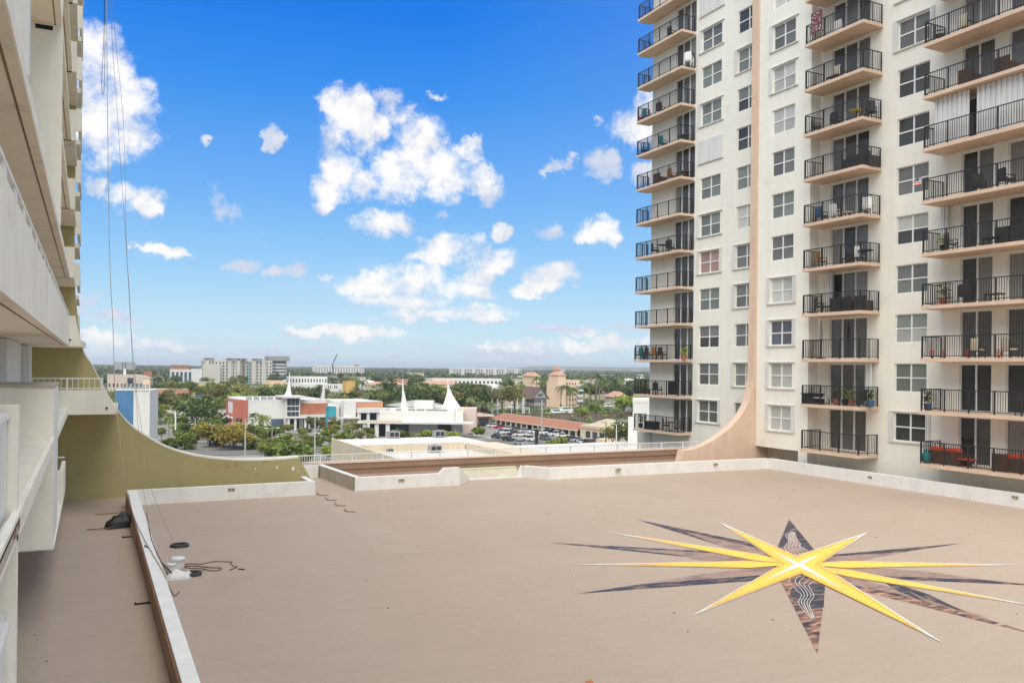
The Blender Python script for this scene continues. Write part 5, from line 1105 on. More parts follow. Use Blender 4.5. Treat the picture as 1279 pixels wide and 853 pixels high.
# strip mall along X = 139
t = thing('strip_mall', (145,255,ST), 'long low shopping arcade with terracotta tile roof facing the parked cars', 'shop row')
Y0, Y1 = 229, 292; ze = ST+2.6
seg('wall', (140.5,Y0,ST), (152,Y1,ze+.5), 'city_cream', t)
mb = MB(); n = 60
for i in range(n):
    y = Y0-.8+(Y1-Y0+1.6)*i/n; w_ = (Y1-Y0+1.6)/n; mb.face([(137.6,y,ze),(137.6,y+w_*.93,ze),(142.5,y+w_*.93,ze+1.75),(142.5,y,ze+1.75)]); mb.face([(137.6,y+w_*.93,ze-.04),(137.6,y+w_,ze-.04),(142.5,y+w_,ze+1.70),(142.5,y+w_*.93,ze+1.70)])
mb.face([(137.65,Y0-.8,ze-.05),(142.5,Y0-.8,ze-.05),(142.5,Y0-.8,ze+1.7)]); link('tile_roof', mb.mesh('tile_roof', 'roof_tile'), t)
seg('fascia', (137.5,Y0-.8,ze-.45), (137.65,Y1+.8,ze-.03), 'city_cream', t); seg('roof', (142.5,Y0,ze+.51), (152,Y1,ze+.65), 'roof_white', t); seg('roof_parapet', (142.51,Y0,ze+.66), (142.8,Y1,ze+1.9), 'city_cream', t)
cm = MB(); cm.box((-.22,-.22,0),(.22,.22,ze-.45-ST)); cm = cm.mesh('column', 'city_cream'); gm_ = MB(); gm_.box((-.06,-1.6,.35),(0,1.6,2.35)); gm_ = gm_.mesh('shop_window', 'far_glass'); rm_ = MB(); rm_.box((-.08,-.45,0),(0,.45,2.2)); rm_ = rm_.mesh('shop_door', 'car_maroon')
for i in range(15):
    y = Y0+.6+4.2*i; link('column', cm, t, (137.9,y,ST)); link('shop_window', gm_, t, (140.49,y+1.8,ST)); link('shop_door', rm_, t, (140.49,y+3.8,ST))
t = thing('corner_shop', (143,222,ST), 'cream corner shop with a raised hip front at the near end of the arcade', 'shop')
seg('wall', (138.5,212,ST), (156,228.1,ST+4.3), 'city_cream', t); o = hip(t, 'hipped_roof', -3.4, 4.4, -8.3, 2.8, 4.3, 2.2, 'roof_tan', .6)
for y in (215.5,219.5,223.5): mb = MB(); mb.box((138.42,y-1.3,ST+.6),(138.495,y+1.3,ST+2.6)); link('shop_window', mb.mesh('shop_window', 'far_glass'), t)
seg('low_wall', (134,208,ST), (138.4,211.5,ST+1.4), 'city_peach', t); seg('stripe', (138.44,212,ST+3.1), (138.497,228,ST+3.5), 'city_terra', t)
t, W, D, H = bld('corner_kiosk', 'terracotta banded kiosk with white flat roof at the left end of the arcade', 'shop', 597, 613, 523, 320, 12, 'city_terra', ang=R(-8), ztop=ST+3.6, roof='roof_white'); add(t, 'canopy', [((-.6,-1.8,H-.2),(W+1,-.01,H+.4))], 'roof_white'); add(t, 'shop_glass', [((.5,-.1,.4),(W-.6,-.003,2.6))], 'far_glass')
# houses and hotels to the right
t, W, D, H = bld('gabled_house', 'grey boarded house with steep dark gable roof beside the peach hotel', 'house', 651, 681, 496, 440, 16, 'city_grey', ztop=-16.0, roof='roof_dark', rows=2, cols=6, glass_='far_glass', wfrac=(.6,.45))
mb = MB(); mb.xz([(-1.5,H+.2),(W+1.5,H+.2),(W*.5,H+5.6)], -.8, D+.5); link('gable', mb.mesh('gable', 'city_grey'), t, local=True)
mb = MB(); 
for s in (0,1):
    xa, xb = (-2.2, W*.5) if s == 0 else (W*.5, W+2.2); za, zb = (H-.3, H+6.0) if s == 0 else (H+6.0, H-.3)
    mb.face([(xa,-1.4,za),(xb,-1.4,zb),(xb,D+1,zb),(xa,D+1,za)]); mb.face([(xa,-1.4,za-.4),(xb,-1.4,zb-.4),(xb,-1.4,zb),(xa,-1.4,za)])
link('gable_roof', mb.mesh('gable_roof', 'roof_dark'), t, local=True); add(t, 'attic_window', [((W*.32,-.95,H+1.2),(W*.46,-.81,H+2.5)),((W*.54,-.95,H+1.2),(W*.68,-.81,H+2.5))], 'far_glass')
t2_ = thing('tiled_wing', pd(648,452), 'wing with red hipped tile roof joined left of the gabled house', 'house'); mb = MB(); mb.box((-8,0,0),(9,14,6)); link('wall', mb.mesh('wall', 'city_cream'), t2_, local=True); hip(t2_, 'tile_roof', -8, 9, 0, 14, 6, 4.4, 'roof_tile', 1)
t, W, D, H = bld('peach_hotel', 'peach hotel tower with red tiled hip roof, nearer of the two', 'hotel', 683, 724, 476, 468, 12, 'city_peach', roof='roof_tan', rows=5, cols=8, wfrac=(.4,.4), glass_='far_glass', side_win=False)
add(t, 'stair_tower', [((-.5,-2,0),(W*.30,9,H+3.2))], 'city_peach'); hip(t, 'tile_roof', -.5, W*.30, -2, 9, H+3.2, 2.2, 'roof_tile_pale', .5); add(t, 'lantern', [((2,2,H+3.3),(W*.22,8,H+6.2))], 'city_peach'); hip(t, 'lantern_roof', 2, W*.22, 2, 8, H+6.2, 1.8, 'roof_tile_pale', .5)
for k in range(5): add(t, 'balcony', [((W*.84,-2.2,k*H/5+.2),(W+1.6,-.11,k*H/5+1.3))], 'city_white')
t, W, D, H = bld('peach_hotel', 'peach hotel block with orange tiled hip roof, farther one behind palms', 'hotel', 656, 674, 471, 540, 14, 'city_peach', roof='roof_tan', rows=6, cols=3, wfrac=(.35,.35), side_win=False); hip(t, 'tile_roof', 0, W, 0, D, H+.6, 2.6, 'roof_tile_pale', .8)
t, W, D, H = bld('tiled_house', 'low house with broad red tile roof by the canal boats', 'house', 756, 785, 500, 500, 14, 'city_cream', ztop=-17.5, roof='roof_tan'); hip(t, 'tile_roof', 0, W, 0, D, H+.6, 3.4, 'roof_tile_pale', 1); add(t, 'garage_door', [((2,-.1,0),(6,-.003,2.6))], 'city_brown')
t, W, D, H = bld('teal_banded_building', 'white building with a teal band half hidden by the corner balconies', 'building', 791, 840, 497, 150, 10, 'city_white', ang=R(-35), ztop=-6.0, roof='roof_white'); add(t, 'teal_band', [((.6,-.2,H-4.2),(W,-.003,H-2.4))], 'city_green'); add(t, 'lower_storey', [((-.8,-.6,0),(W,-.21,H-2.45))], 'city_white')
t, W, D, H = bld('white_terrace', 'long white two storey terrace with stepped balconies beyond the sails', 'building', 532, 627, 474, 610, 14, 'city_white', roof='roof_white', rows=3, cols=17, wfrac=(.5,.42), glass_='far_glass', side_win=False)
add(t, 'lower_row', [((-1,-7,0),(W*1.02,-.11,H*.55))], 'city_white'); add(t, 'lower_openings', [((W*(.03+.06*i),-7.12,H*.24),(W*(.065+.06*i),-7.003,H*.46)) for i in range(16)], 'far_glass', 'stuff')
# far ones
t, W, D, H = bld('far_apartments', 'distant white apartment slab on the horizon, right of centre', 'apartments', 561, 652, 461.5, 1400, 18, 'city_white', rows=7, cols=26, wfrac=(.62,.6), glass_='far_glass', side_win=False, par=1.5)
add(t, 'stair_tower', [((W*f,-2,0),(W*f+4,-.11,H+3)) for f in (.12,.27,.42,.58,.74,.9)], 'city_white')
t, W, D, H = bld('far_apartments', 'distant white apartment block under construction beside a crane', 'apartments', 390, 455, 458.5, 1350, 18, 'city_white', rows=7, cols=18, wfrac=(.5,.5), glass_='far_glass', side_win=False, par=1.5); add(t, 'roof_gable', [((W*.82,2,H+1.6),(W*.9,8,H+5))], 'city_grey')
t = thing('tower_crane', pd(417,1330), 'slanting dark crane boom above the far white apartments', 'crane'); mb = MB(); mb.tube([(0,0,0),(-2,0,24)], 1.0, 6); mb.tube([(-2,0,24),(5,0,40)], .7, 6); link('boom', mb.mesh('boom', 'pole_dark'), t, local=True); mb = MB(); mb.box((-4,-3,0),(3,3,4)); link('cab', mb.mesh('cab', 'city_grey'), t, local=True)
t, W, D, H = bld('hotel_block', 'long beige hotel with dark window bays on the left skyline', 'hotel', 251, 340, 451.5, 940, 30, 'city_beige', rows=7, cols=20, wfrac=(.42,.5), glass_='far_glass', par=1.5)
add(t, 'bay', [((W*f,-1.5,0),(W*f+W*.05,-.11,H+2.2)) for f in (.02,.34,.47,.70,.84)], 'city_beige'); add(t, 'dark_bay', [((W*.55,-2,0),(W*.585,-.11,H+3))], 'city_brown'); add(t, 'teal_bay', [((W*.635,-1.2,0),(W*.66,-.11,H))], 'city_green'); add(t, 'blank_wing', [((-W*.02,-6,0),(W*.22,-1.51,H*.86))], 'city_beige')
add(t, 'roof_cap', [((W*(a-.02),-2.5,H+2.21),(W*(a+.12),8,H+3.4)) for a in (.02,.34,.5,.72)], 'roof_dark')
t, W, D, H = bld('office_block', 'grey concrete office block with overhanging top floor behind the beige hotel', 'office', 334, 358, 446.5, 1010, 22, 'city_grey', rows=8, cols=1, wfrac=(.9,.42), glass_='far_glass', par=1); add(t, 'top_overhang', [((-3,-3,H-4),(W+3,24,H+1.6))], 'concrete_grey'); add(t, 'white_bands', [((W*.3,-.4,H*(.1+.12*i)),(W*.92,-.09,H*(.15+.12*i))) for i in range(6)], 'city_white')
t, W, D, H = bld('concrete_block', 'plain concrete block far off on the left horizon', 'building', 143, 169, 452.5, 1500, 20, 'city_grey', roof='roof_grey'); add(t, 'dark_strip', [((W*.36,-.3,H*.55),(W*.4,-.003,H)),((W*.50,-.3,H*.55),(W*.54,-.003,H))], 'pole_dark')
t, W, D, H = bld('glass_office', 'white framed office with tall bluish windows on the left', 'office', 212, 240, 462.5, 800, 14, 'city_white', rows=1, cols=5, wfrac=(.62,.62), glass_='far_glass_blue', side_win=False); add(t, 'plain_wing', [((W,-1,0),(W*1.48,12,H+1.5))], 'city_white')
bld('tan_block', 'tan block with flat roof behind the glass office', 'building', 213, 236, 456, 1100, 14, 'city_terra', rows=4, cols=8, side_win=False, roof='roof_tan')
t, W, D, H = bld('pink_building', 'pale pink low building with dark window panel near the fin', 'building', 134, 179, 469, 650, 20, 'city_pink', roof='roof_white', rows=1, cols=9, wfrac=(.4,.22)); add(t, 'panel_window', [((W*.55,-.2,H*.5),(W*.72,-.003,H*.85))], 'far_glass'); add(t, 'tank', [((W*.45,6,H+.13),(W*.52,9,H+5))], 'city_white')
bld('long_shed', 'long low shed with weathered flat roof behind the blue block', 'shed', 172, 236, 486, 480, 16, 'city_terra', ztop=-15.0, roof='roof_white', rows=1, cols=12, wfrac=(.5,.4), par=.3)
bld('peach_block', 'plain peach block between the beige hotel and white complex', 'building', 331, 357, 476.5, 690, 16, 'city_peach', roof='roof_tan')
t, W, D, H = bld('white_complex', 'cream institutional complex with colonnade behind the red shop', 'building', 358, 409, 471.5, 700, 22, 'city_white', roof='roof_white', rows=2, cols=12, wfrac=(.45,.5)); add(t, 'front_range', [((W*.25,-8,0),(W*1.42,-.11,H*.55))], 'city_white'); add(t, 'openings', [((W*(.95+.06*i),-8.1,H*.25),(W*(.98+.06*i),-8.003,H*.42)) for i in (0,1,3,4)], 'far_glass', 'stuff')
bld('yellow_house', 'small yellow house among trees right of the white complex', 'house', 428, 444, 477, 640, 10, 'city_yellow', roof='roof_tan'); 
bld('grey_roof_shed', 'grey roofed shed among the trees above the terracotta shop', 'shed', 437, 458, 490.5, 470, 10, 'city_grey', ztop=-17.6, roof='roof_white', par=.2)
t, W, D, H = bld('orange_cabin', 'orange and yellow cabin row under the glass office', 'building', 236, 262, 474.5, 620, 10, 'city_yellow', ztop=-16.2, roof='roof_tan'); add(t, 'orange_panel', [((W*.3,-.2,0),(W*.55,-.003,H)),((W*.75,-.2,0),(W*.9,-.003,H))], 'city_rust')
bld('small_white_house', 'small white house beside the round dark tree', 'house', 253, 262, 489, 420, 8, 'city_white', ztop=-16.8, roof='roof_white'); bld('small_blue_house', 'small pale blue house by the dark round tree', 'house', 245, 251, 486, 430, 6, 'city_blue', ztop=-16.6, roof='roof_white')
bld('low_arcade', 'low brown roofed arcade under the dark round tree', 'building', 196, 292, 513, 335, 8, 'city_beige', ztop=-19.2, roof='roof_tile_pale', rows=1, cols=14, wfrac=(.7,.45), par=.2)
bld('far_towers', 'pair of pale towers far off near the hill', 'tower', 698, 706, 460.5, 1900, 14, 'city_white', rows=6, cols=3, side_win=False); bld('far_warehouse', 'long pale roofs beyond the palms near the hill', 'warehouse', 732, 765, 468.5, 1500, 20, 'city_white', roof='roof_white'); bld('far_warehouse', 'short pale roof at the far right behind the corner balconies', 'warehouse', 776, 800, 470, 1400, 20, 'city_white', roof='roof_white')
bld('far_hall', 'tan low hall among trees above the left sail', 'building', 481, 510, 474, 900, 16, 'city_terra', roof='roof_tan'); bld('far_hall', 'pinkish low hall with pale roof on the centre treeline', 'building', 508, 530, 466.5, 1150, 16, 'city_pink', roof='roof_white'); bld('far_house', 'orange roofed house in the trees at far left', 'house', 180, 190, 464.5, 800, 10, 'city_rust', roof='roof_tile')
LMK = [(150,'concrete block on the left horizon'),(180,'blue and white block'),(226,'glass office'),(262,'orange cabin row'),(297,'beige hotel'),(346,'concrete office block'),(382,'white complex'),(422,'far white apartments'),(448,'grey roof shed'),(497,'slender left sail'),(530,'pinkish hall'),(560,'larger sail'),(600,'long white terrace'),(645,'gabled house'),(664,'farther peach hotel'),(702,'nearer peach hotel'),(748,'far warehouse roofs'),(768,'red tiled house'),(805,'corner balconies')]
# small roofs scattered in the belt of trees
rs = random.Random(21); HUSED = set()
for i in range(46):
    px = rs.uniform(135,800); d_ = rs.choice([rs.uniform(560,1000), rs.uniform(1000,2200)]); w_ = rs.uniform(12,34); p = pd(px, d_)
    c_, nm_ = min(LMK, key=lambda q: abs(q[0]-px)); wm, rm2 = rs.choice(['city_white','city_cream','city_pink','city_beige','city_white','city_peach']), rs.choice(['roof_tile_pale','roof_grey','roof_tile','roof_white'])
    lb_ = f"{'wide' if w_ > 23 else 'little'} {wm[5:]} house in the {'farthest' if d_ > 1500 else 'far' if d_ > 900 else 'middle'} trees {'right' if px > c_ else 'left'} of the {nm_}"
    if lb_ in HUSED: continue
    HUSED.add(lb_)
    t = thing('small_house', p, lb_, 'house', 'low buildings in the far tree belt', rs.uniform(-.4,.4)); h_ = rs.uniform(5,9.5); dd_ = rs.uniform(9,15)
    mb = MB(); mb.box((0,0,0),(w_,dd_,h_)); link('wall', mb.mesh('wall', wm), t, local=True)
    if rs.random() < .5: hip(t, 'roof', 0, w_, 0, dd_, h_, 2.4, rm2, .5)
    else: add(t, 'roof', [((-.3,-.3,h_+.003),(w_+.3,dd_+.3,h_+.5))], rs.choice(['roof_white','roof_grey','roof_white']))
# hill
mb = MB(); n = 60; rh = random.Random(2)
hp = [pd(560+i*7.5, 5200, 0) for i in range(n)]
ys_ = [0]*n
for i in range(n):
    f = i/(n-1); ys_[i] = ST-4+36*max(0, min(1, f*4.0))**1.2*(1 if f < .8 else 1-(f-.8)*1.2)+rh.uniform(-.9,.9)
for i in range(n-1):
    a, b = hp[i], hp[i+1]; fa, fb = a*.80, b*.80; ba, bb = a*1.2, b*1.2
    mb.face([(fa.x,fa.y,ST-4),(fb.x,fb.y,ST-4),(b.x,b.y,ys_[i+1]),(a.x,a.y,ys_[i])]); mb.face([(a.x,a.y,ys_[i]),(b.x,b.y,ys_[i+1]),(bb.x,bb.y,ST-4),(ba.x,ba.y,ST-4)])
struct('hill', mb.mesh('hill', 'hill_green', True))
# lamp posts and masts --------------------------------------------------
def lamp(px, pyb, pyt, label, mt='pole_grey', arm=1.6, r=.13, name='street_lamp', head='white_metal', two=False):
    p = gp(px, pyb); dist = p.dot(FW); H = zt(px, pyt, dist)-ST; t = thing(name, p, label, 'street lamp')
    b = MB(); b.tube([(0,0,0),(0,0,H)], r*1.3, 8, r1=r*.7); link('pole', b.mesh('pole', mt), t, local=True)
    if arm:
        b = MB(); b.tube([(-arm if two else 0,0,H-.05),(arm,0,H+.12)], .06, 6); link('arm', b.mesh('arm', mt), t, local=True)
        for s in ((1,-1) if two else (1,)): b = MB(); b.box((s*arm-.35,-.16,H+.05),(s*arm+.35,.16,H+.22)); link('lamp_head', b.mesh('lamp_head', head), t, local=True)
for a in ((219,552,513.5,'tall white lamp post nearest the fin curve','white_metal',-2.2,.2),(243.5,550,522.5,'short lamp post left of the yellow trees','pole_grey',0,.16),(306,580,523,'lamp post rising in front of the yellow trees','pole_grey',1.4,.14),(339.5,566,535,'T shaped twin lamp in the car park','pole_grey',1.5,.12,'street_lamp','white_metal',True),(393,583,519,'slender pole before the small trees and railing','pole_grey',0,.16),(514.5,540,519,'dark lamp with black head before the white roof','pole_dark',-1.0,.12,'street_lamp','pole_dark',True),(568,546,511,'pole in front of the larger sail','pole_grey',.6,.15),(676.5,547,499,'tall pale pole in front of the arcade','concrete',0,.26),(756.5,563,527,'green lamp post by the corner shop','pole_green',-2.2,.16),(769.5,572,530,'white lamp post near the railing end','white_metal',-1.2,.14),(744,570,548,'black topped signal post on the near road','pole_grey',0,.12)):
    lamp(*a)
t = thing('digital_mast', gp(670,556.5), 'thick dark square mast by the road', 'mast'); b = MB(); b.box((-.7,-.5,0),(.7,.5,.4)); b.box((-.36,-.36,.4),(.36,.36,4.6)); link('mast', b.mesh('mast', 'pole_dark'), t, local=True); b = MB(); b.box((-.5,-.42,3.2),(.5,-.37,4.5)); link('panel', b.mesh('panel', 'pole_dark'), t, local=True)
t = thing('sign_pole', gp(409,519,-18), 'white sail shaped sign mast behind the red shop', 'mast'); p = pd(405,335); t.location = p; WP[t] = Vector(p); b = MB(); b.tube([(0,0,0),(0,0,16.5)], .35, 8); link('pole', b.mesh('pole', 'sail_white'), t, local=True)
b = MB(); b.xz([(-.35,14.8),(-.35,5.0),(-2.6,5.0),(-1.3,8),(-.6,12)], -.25, .25); link('sail', b.mesh('sail', 'sail_white'), t, local=True)
for i, (px, d_, h_) in enumerate(((722,1500,60),(684,2300,50),(690,2600,34),(473,1500,36))):
    pass
t = thing('radio_mast', pd(655.5,1900), 'thin far radio mast left of the peach hotels', 'mast'); b = MB(); b.tube([(0,0,0),(0,0,36)], .7, 5, r1=.3); link('mast', b.mesh('mast', 'pole_grey'), t, local=True); b = MB(); b.box((-2,-.2,30),(2,.2,30.6)); link('crossbar', b.mesh('crossbar', 'pole_grey'), t, local=True)
rect('pavement', 60, 112, 196, 213, 6, 'concrete')
t = thing('white_kerb_wall', (100,150,ST), 'long low white roof edge behind the railing near the corner tower', 'wall'); mb = MB(); mb.box((66,118,ST),(96,134,-14.0)); link('wall', mb.mesh('wall', 'concrete'), t); mb = MB(); mb.box((66.2,118.2,-13.995),(95.8,133.8,-13.8)); link('roof', mb.mesh('roof', 'roof_white'), t)
# cars -------------------------------------------------------------------
def car_proto(mt, suv):
    L_, W_, h1, h2 = (4.6,1.86,.95,1.72) if suv else (4.5,1.78,.82,1.42)
    side = [(-L_/2,.32),(-L_/2+.05,h1*.92),(-L_/2+.75,h1),(-L_*.14,h1+.04),(L_*.30,h1+.06),(L_/2-.08,h1*.98),(L_/2,.36)]
    b = MB(); b.xz(side, -W_/2, W_/2)
    cab = [(-L_*.22,h1+.02),(-L_*.06,h2),(L_*(.33 if suv else .2),h2),(L_*(.46 if suv else .36),h1+.05)]
    c = MB(); c.xz(cab, -W_/2+.10, W_/2-.10)
    rf = MB(); rf.xz([(-L_*.06,h2+.002),(-L_*.05,h2+.05),(L_*(.32 if suv else .19),h2+.05),(L_*(.33 if suv else .2),h2+.002)], -W_/2+.09, W_/2-.09)
    for x0, x1 in ((L_*.08,L_*.10),): rf.box((x0,-W_/2+.09,h1+.04),(x1,-W_/2+.099,h2)); rf.box((x0,W_/2-.099,h1+.04),(x1,W_/2-.09,h2))
    wh = MB(); n = 12
    for s in (-.11,.11):
        wh.v += [(.33*math.cos(2*math.pi*j/n), s, .33+.33*math.sin(2*math.pi*j/n)) for j in range(n)]
    wh.f = [tuple(range(n)), tuple(reversed(range(n,2*n)))]+[(j,n+j,n+(j+1)%n,(j+1)%n) for j in range(n)]; wh.mi = [0]*len(wh.f)
    li = MB(); li.box((-L_/2-.02,-.35,.58),(-L_/2+.06,.35,.75))
    return dict(body=b.mesh('body', mt), windows=c.mesh('windows', 'car_glass'), roof=rf.mesh('roof', mt), wheel=wh.mesh('wheel', 'tyre'), bumper=li.mesh('bumper', 'plastic_black'), dims=(L_,W_))
def car(px, py, mt, suv, ang, label, at=None):
    q = cached(('car', mt, suv), lambda: car_proto(mt, suv)); p = gp(px, py) if at is None else Vector((*at, ST)); p.z = ST+.03
    t = thing('parked_car', p, label, 'car', 'cars in the street and car parks', ang); L_, W_ = q['dims']
    for nm in ('body','windows','roof','bumper'): link(nm, q[nm], t, local=True)
    for sx in (-1,1):
        for sy in (-1,1): link('wheel', q['wheel'], t, (sx*L_*.31, sy*(W_/2-.10), 0), local=True)
A_ = 0.0; RD = R(90)
for a in ((615,533.5,'car_white',False,A_,'white car parked at the left end of the arcade, before the red one'),(623.5,535,'car_red',False,A_,'bright red car parked in front of the arcade'),(635,537,'car_white',False,A_,'white car parked just right of the red car'),(643.5,537.8,'car_grey',False,A_,'dark grey car parked third from the red car'),(655,540,'car_silver',False,A_,'silver car parked behind the white car on the road'),(667,541,'car_white',False,A_,'white car half hidden by the dark mast'),(675.5,542.5,'car_white',True,A_,'white van parked by the tall pale pole'),(693.5,544.5,'car_white',True,A_,'white off-roader parked near the corner shop'),(702,546,'car_white',False,A_,'white car parked last before the corner shop'),(684,542,'car_blue',False,A_,'dark blue car parked behind the grey saloon'),
 (661,550.5,'car_white',True,RD+.15,'white off-roader driving along the near road'),(681,549.5,'car_grey',True,RD,'dark grey car standing beyond the dark mast'),(621,547.5,'car_green',False,RD+.25,'dark green car on the road at the left'),(712.5,550.5,'car_maroon',False,A_+.3,'maroon car beside the corner shop'),(721,551.5,'car_silver',False,A_+.2,'silver car with pale roof by the corner shop'),(746,552,'car_black',False,.2,'black car at the foot of the green lamp'),(760,553.5,'car_blue',False,.4,'blue car right of the green lamp'),
 (635,550.5,'car_black',False,RD+.2,'black car just behind the green one'),(421.5,531,'car_white',True,R(10),'white van by the canopy of the terracotta shop'),(240,547,'car_white',True,.1,'white van left of the yellow trees'),(255,546,'car_silver',False,.1,'silver car near the yellow trees'),(352,548,'car_white',False,.1,'white car in front of the red shop entrance'),(336,545,'car_silver',False,.0,'silver car under the palm by the red shop'),(400,543,'car_white',False,.1,'white car near the small round trees'),(404,551,'car_silver',False,.1,'silver car under the slender pole'),(228,530,'car_grey',False,.1,'dark car under the white lamp arm'),(235,532,'car_white',False,.1,'white car parked right of the white lamp'),(592,556,'car_white',False,RD,'white car roof peeping over the cream parapet'),(600,533,'car_black',False,.3,'black car by the banded kiosk'),(380,540,'car_black',False,.2,'black car near the glass tower'),
 (626,541,'car_silver',False,A_,'silver car in the second row, left end'),(633,542.3,'car_white',True,A_,'white van in the second row behind the red car'),(641,543.4,'car_maroon',False,A_,'maroon car in the middle of the second row'),(649,544.6,'car_white',False,A_,'white car in the second row right of the maroon one'),(688,538.5,'car_silver',False,A_,'silver car tight against the arcade columns'),(661,536.5,'car_grey',False,A_,'grey car in the shade of the arcade roof'),(728,554,'car_white',False,RD,'white car on the road before the corner shop'),(736,556,'car_maroon',True,RD,'maroon off-roader on the road by the signal post'),(650,555.5,'car_silver',False,RD+.1,'silver car on the near road left of the dark mast'),(700,553,'car_black',False,RD,'black car on the near road right of the dark mast')):
    car(*a)
# boats ------------------------------------------------------------------
def boat(px, py, L_, label, rz=0, mast=True):
    p = gp(px, py); t = thing('moored_boat', p+Vector((0,0,.05)), label, 'boat', 'boats moored on the canal', rz)
    n = 9; b = MB(); rows = []
    for i in range(n):
        f = i/(n-1); x = -L_/2+L_*f; w_ = L_*.15*(1-max(0,f-.45)**2*3.1); sh = 1.0+.5*f*f
        rows.append([(x,-w_,sh),(x,-w_*.7,.1),(x,0,-.2),(x,w_*.7,.1),(x,w_,sh)])
    for i in range(n-1):
        for j in range(4): b.face([rows[i][j],rows[i+1][j],rows[i+1][j+1],rows[i][j+1]])
        b.face([rows[i][0],rows[i][4],rows[i+1][4],rows[i+1][0]])
    b.face(rows[0]); link('hull', b.mesh('hull', 'plastic_white'), t, local=True)
    b = MB(); b.box((-L_*.2,-L_*.09,1.05),(L_*.15,L_*.09,2.5)); link('cabin', b.mesh('cabin', 'plastic_white'), t, local=True); b = MB(); b.box((-L_*.19,-L_*.095,1.7),(L_*.152,L_*.095,2.2)); link('cabin_window', b.mesh('cabin_window', 'car_glass'), t, local=True); b = MB(); b.box((-L_*.24,-L_*.11,2.501),(L_*.18,L_*.11,2.62)); link('cabin_roof', b.mesh('cabin_roof', 'roof_white'), t, local=True)
    if mast: b = MB(); b.tube([(0,0,2.6),(0,0,L_*.9)], .09, 6); link('mast', b.mesh('mast', 'white_metal'), t, local=True)
for i, (px, py, L_, rz, ms, lb_) in enumerate(((694,518,11,.1,False,'white motor boat nearest the peach hotel'),(705,515,13,.3,False,'long white boat in front of the palms'),(713,519.5,10,.9,True,'white sailing boat right of the pole'),(760,509.5,14,.2,False,'white boat moored under the tiled house'),(767,505,10,1.2,False,'small boat with slanting hull by the bushes'),(742,513,9,.4,False,'small white boat in the middle of the canal'),(640,511,10,.2,True,'sailing boat left of the gabled house'),(652,512,9,.1,True,'short masted boat before the gabled house'),(620,513,10,.3,True,'masted boat above the arcade roof'))):
    boat(px, py, L_, lb_, rz, ms)
rp = random.Random(13)
mb = MB()
for i in range(16): p = gp(606+rp.uniform(0,58), 516+rp.uniform(-2,2)); mb.tube([p, p+Vector((0,0,rp.uniform(4,8.5)))], .16, 6)
tag(link('mooring_posts', mb.mesh('mooring_posts', 'white_paint')), 'cluster of thin white masts and mooring posts above the arcade roof', 'posts', None, 'stuff')
t = thing('canal_wall', (200,330,ST), 'low brownish canal wall with green bank behind the arcade', 'wall'); mb = MB(); mb.box((150,326,ST),(330,327,ST+1.4)); link('wall', mb.mesh('wall', 'city_brown'), t); mb = MB(); mb.box((150,327.01,ST),(254,329,ST+1.9)); link('hedge', mb.mesh('hedge', 'hedge_green'), t)
#@@PART4
# ================================================================ TREES
def leaf_quad(b, c, s, r_):
    u = Vector((r_.gauss(0,1), r_.gauss(0,1), r_.gauss(0,.7))).normalized()*s; v = u.orthogonal().normalized(); v = (Matrix.Rotation(r_.uniform(0,6.28), 3, u) @ v)*s*.62
    b.face([c-u, c+v*.8-u*.1, c+u, c-v*.8+u*.1])
def crown_mesh(seed, n, R_, Hh, leaf, mt, lobes=9, flat=.75):
    r_ = random.Random(seed); b = MB(); L_ = []
    for i in range(lobes):
        a = r_.uniform(0,6.283); d = R_*r_.uniform(.1,.66); L_.append((Vector((d*math.cos(a), d*math.sin(a), Hh*r_.uniform(.25,.8))), R_*r_.uniform(.28,.52)))
    for i in range(n):
        c, q = L_[i % lobes]; d = Vector((r_.gauss(0,1), r_.gauss(0,1), r_.gauss(0,1))).normalized(); k = q*(r_.random()**.45)
        p = c+Vector((d.x*k, d.y*k, d.z*k*flat)); leaf_quad(b, p, leaf*r_.uniform(.6,1.25), r_)
    return b.mesh('crown', mt)
def trunk_mesh(seed, h, r, R_, Hh):
    r_ = random.Random(seed+99); b = MB(); b.tube([(0,0,0),(r_.uniform(-.1,.1),r_.uniform(-.1,.1),h*.5),(0,0,h)], r*1.25, 8, r1=r*.75)
    for i in range(5): a = i*1.257+r_.uniform(-.3,.3); q = R_*r_.uniform(.35,.6); b.tube([(0,0,h*.85),(q*.5*math.cos(a),q*.5*math.sin(a),h+Hh*.2),(q*math.cos(a),q*math.sin(a),h+Hh*.5)], r*.5, 6, r1=r*.14)
    return b.mesh('trunk', 'trunk')
def palm_meshes(seed, h, mt='leaf_palm', nf=22, L_=2.9):
    r_ = random.Random(seed); b = MB(); lx, ly = r_.uniform(-.5,.5), r_.uniform(-.5,.5); b.tube([(0,0,0),(lx*.4,ly*.4,h*.5),(lx,ly,h)], .24, 8, r1=.15); tk = b.mesh('trunk', 'palm_trunk'); f = MB()
    for i in range(nf):
        a = i*2.39996; e = r_.uniform(-.35,1.15); sp = []; L1 = L_*r_.uniform(.8,1.1)
        for j in range(7): t = j/6; sp.append(Vector((lx+math.cos(a)*L1*t*math.cos(e*(1-t*.3)), ly+math.sin(a)*L1*t*math.cos(e*(1-t*.3)), h+L1*(math.sin(e)*t-.75*t*t))))
        for j in range(1, 7):
            d = (sp[j]-sp[j-1]); s_ = d.cross(Vector((0,0,1))).normalized()*(.62*math.sin(math.pi*(.12+.82*j/6.6))); dn = Vector((0,0,-.28))
            for sg in (-1,1):
                f.face([sp[j-1], sp[j-1]+d*.45, sp[j-1]+d*.8+s_*sg+dn]); f.face([sp[j-1]+d*.5, sp[j], sp[j]+d*.35+s_*sg+dn])
    return tk, f.mesh('crown', mt)
PROT = {}
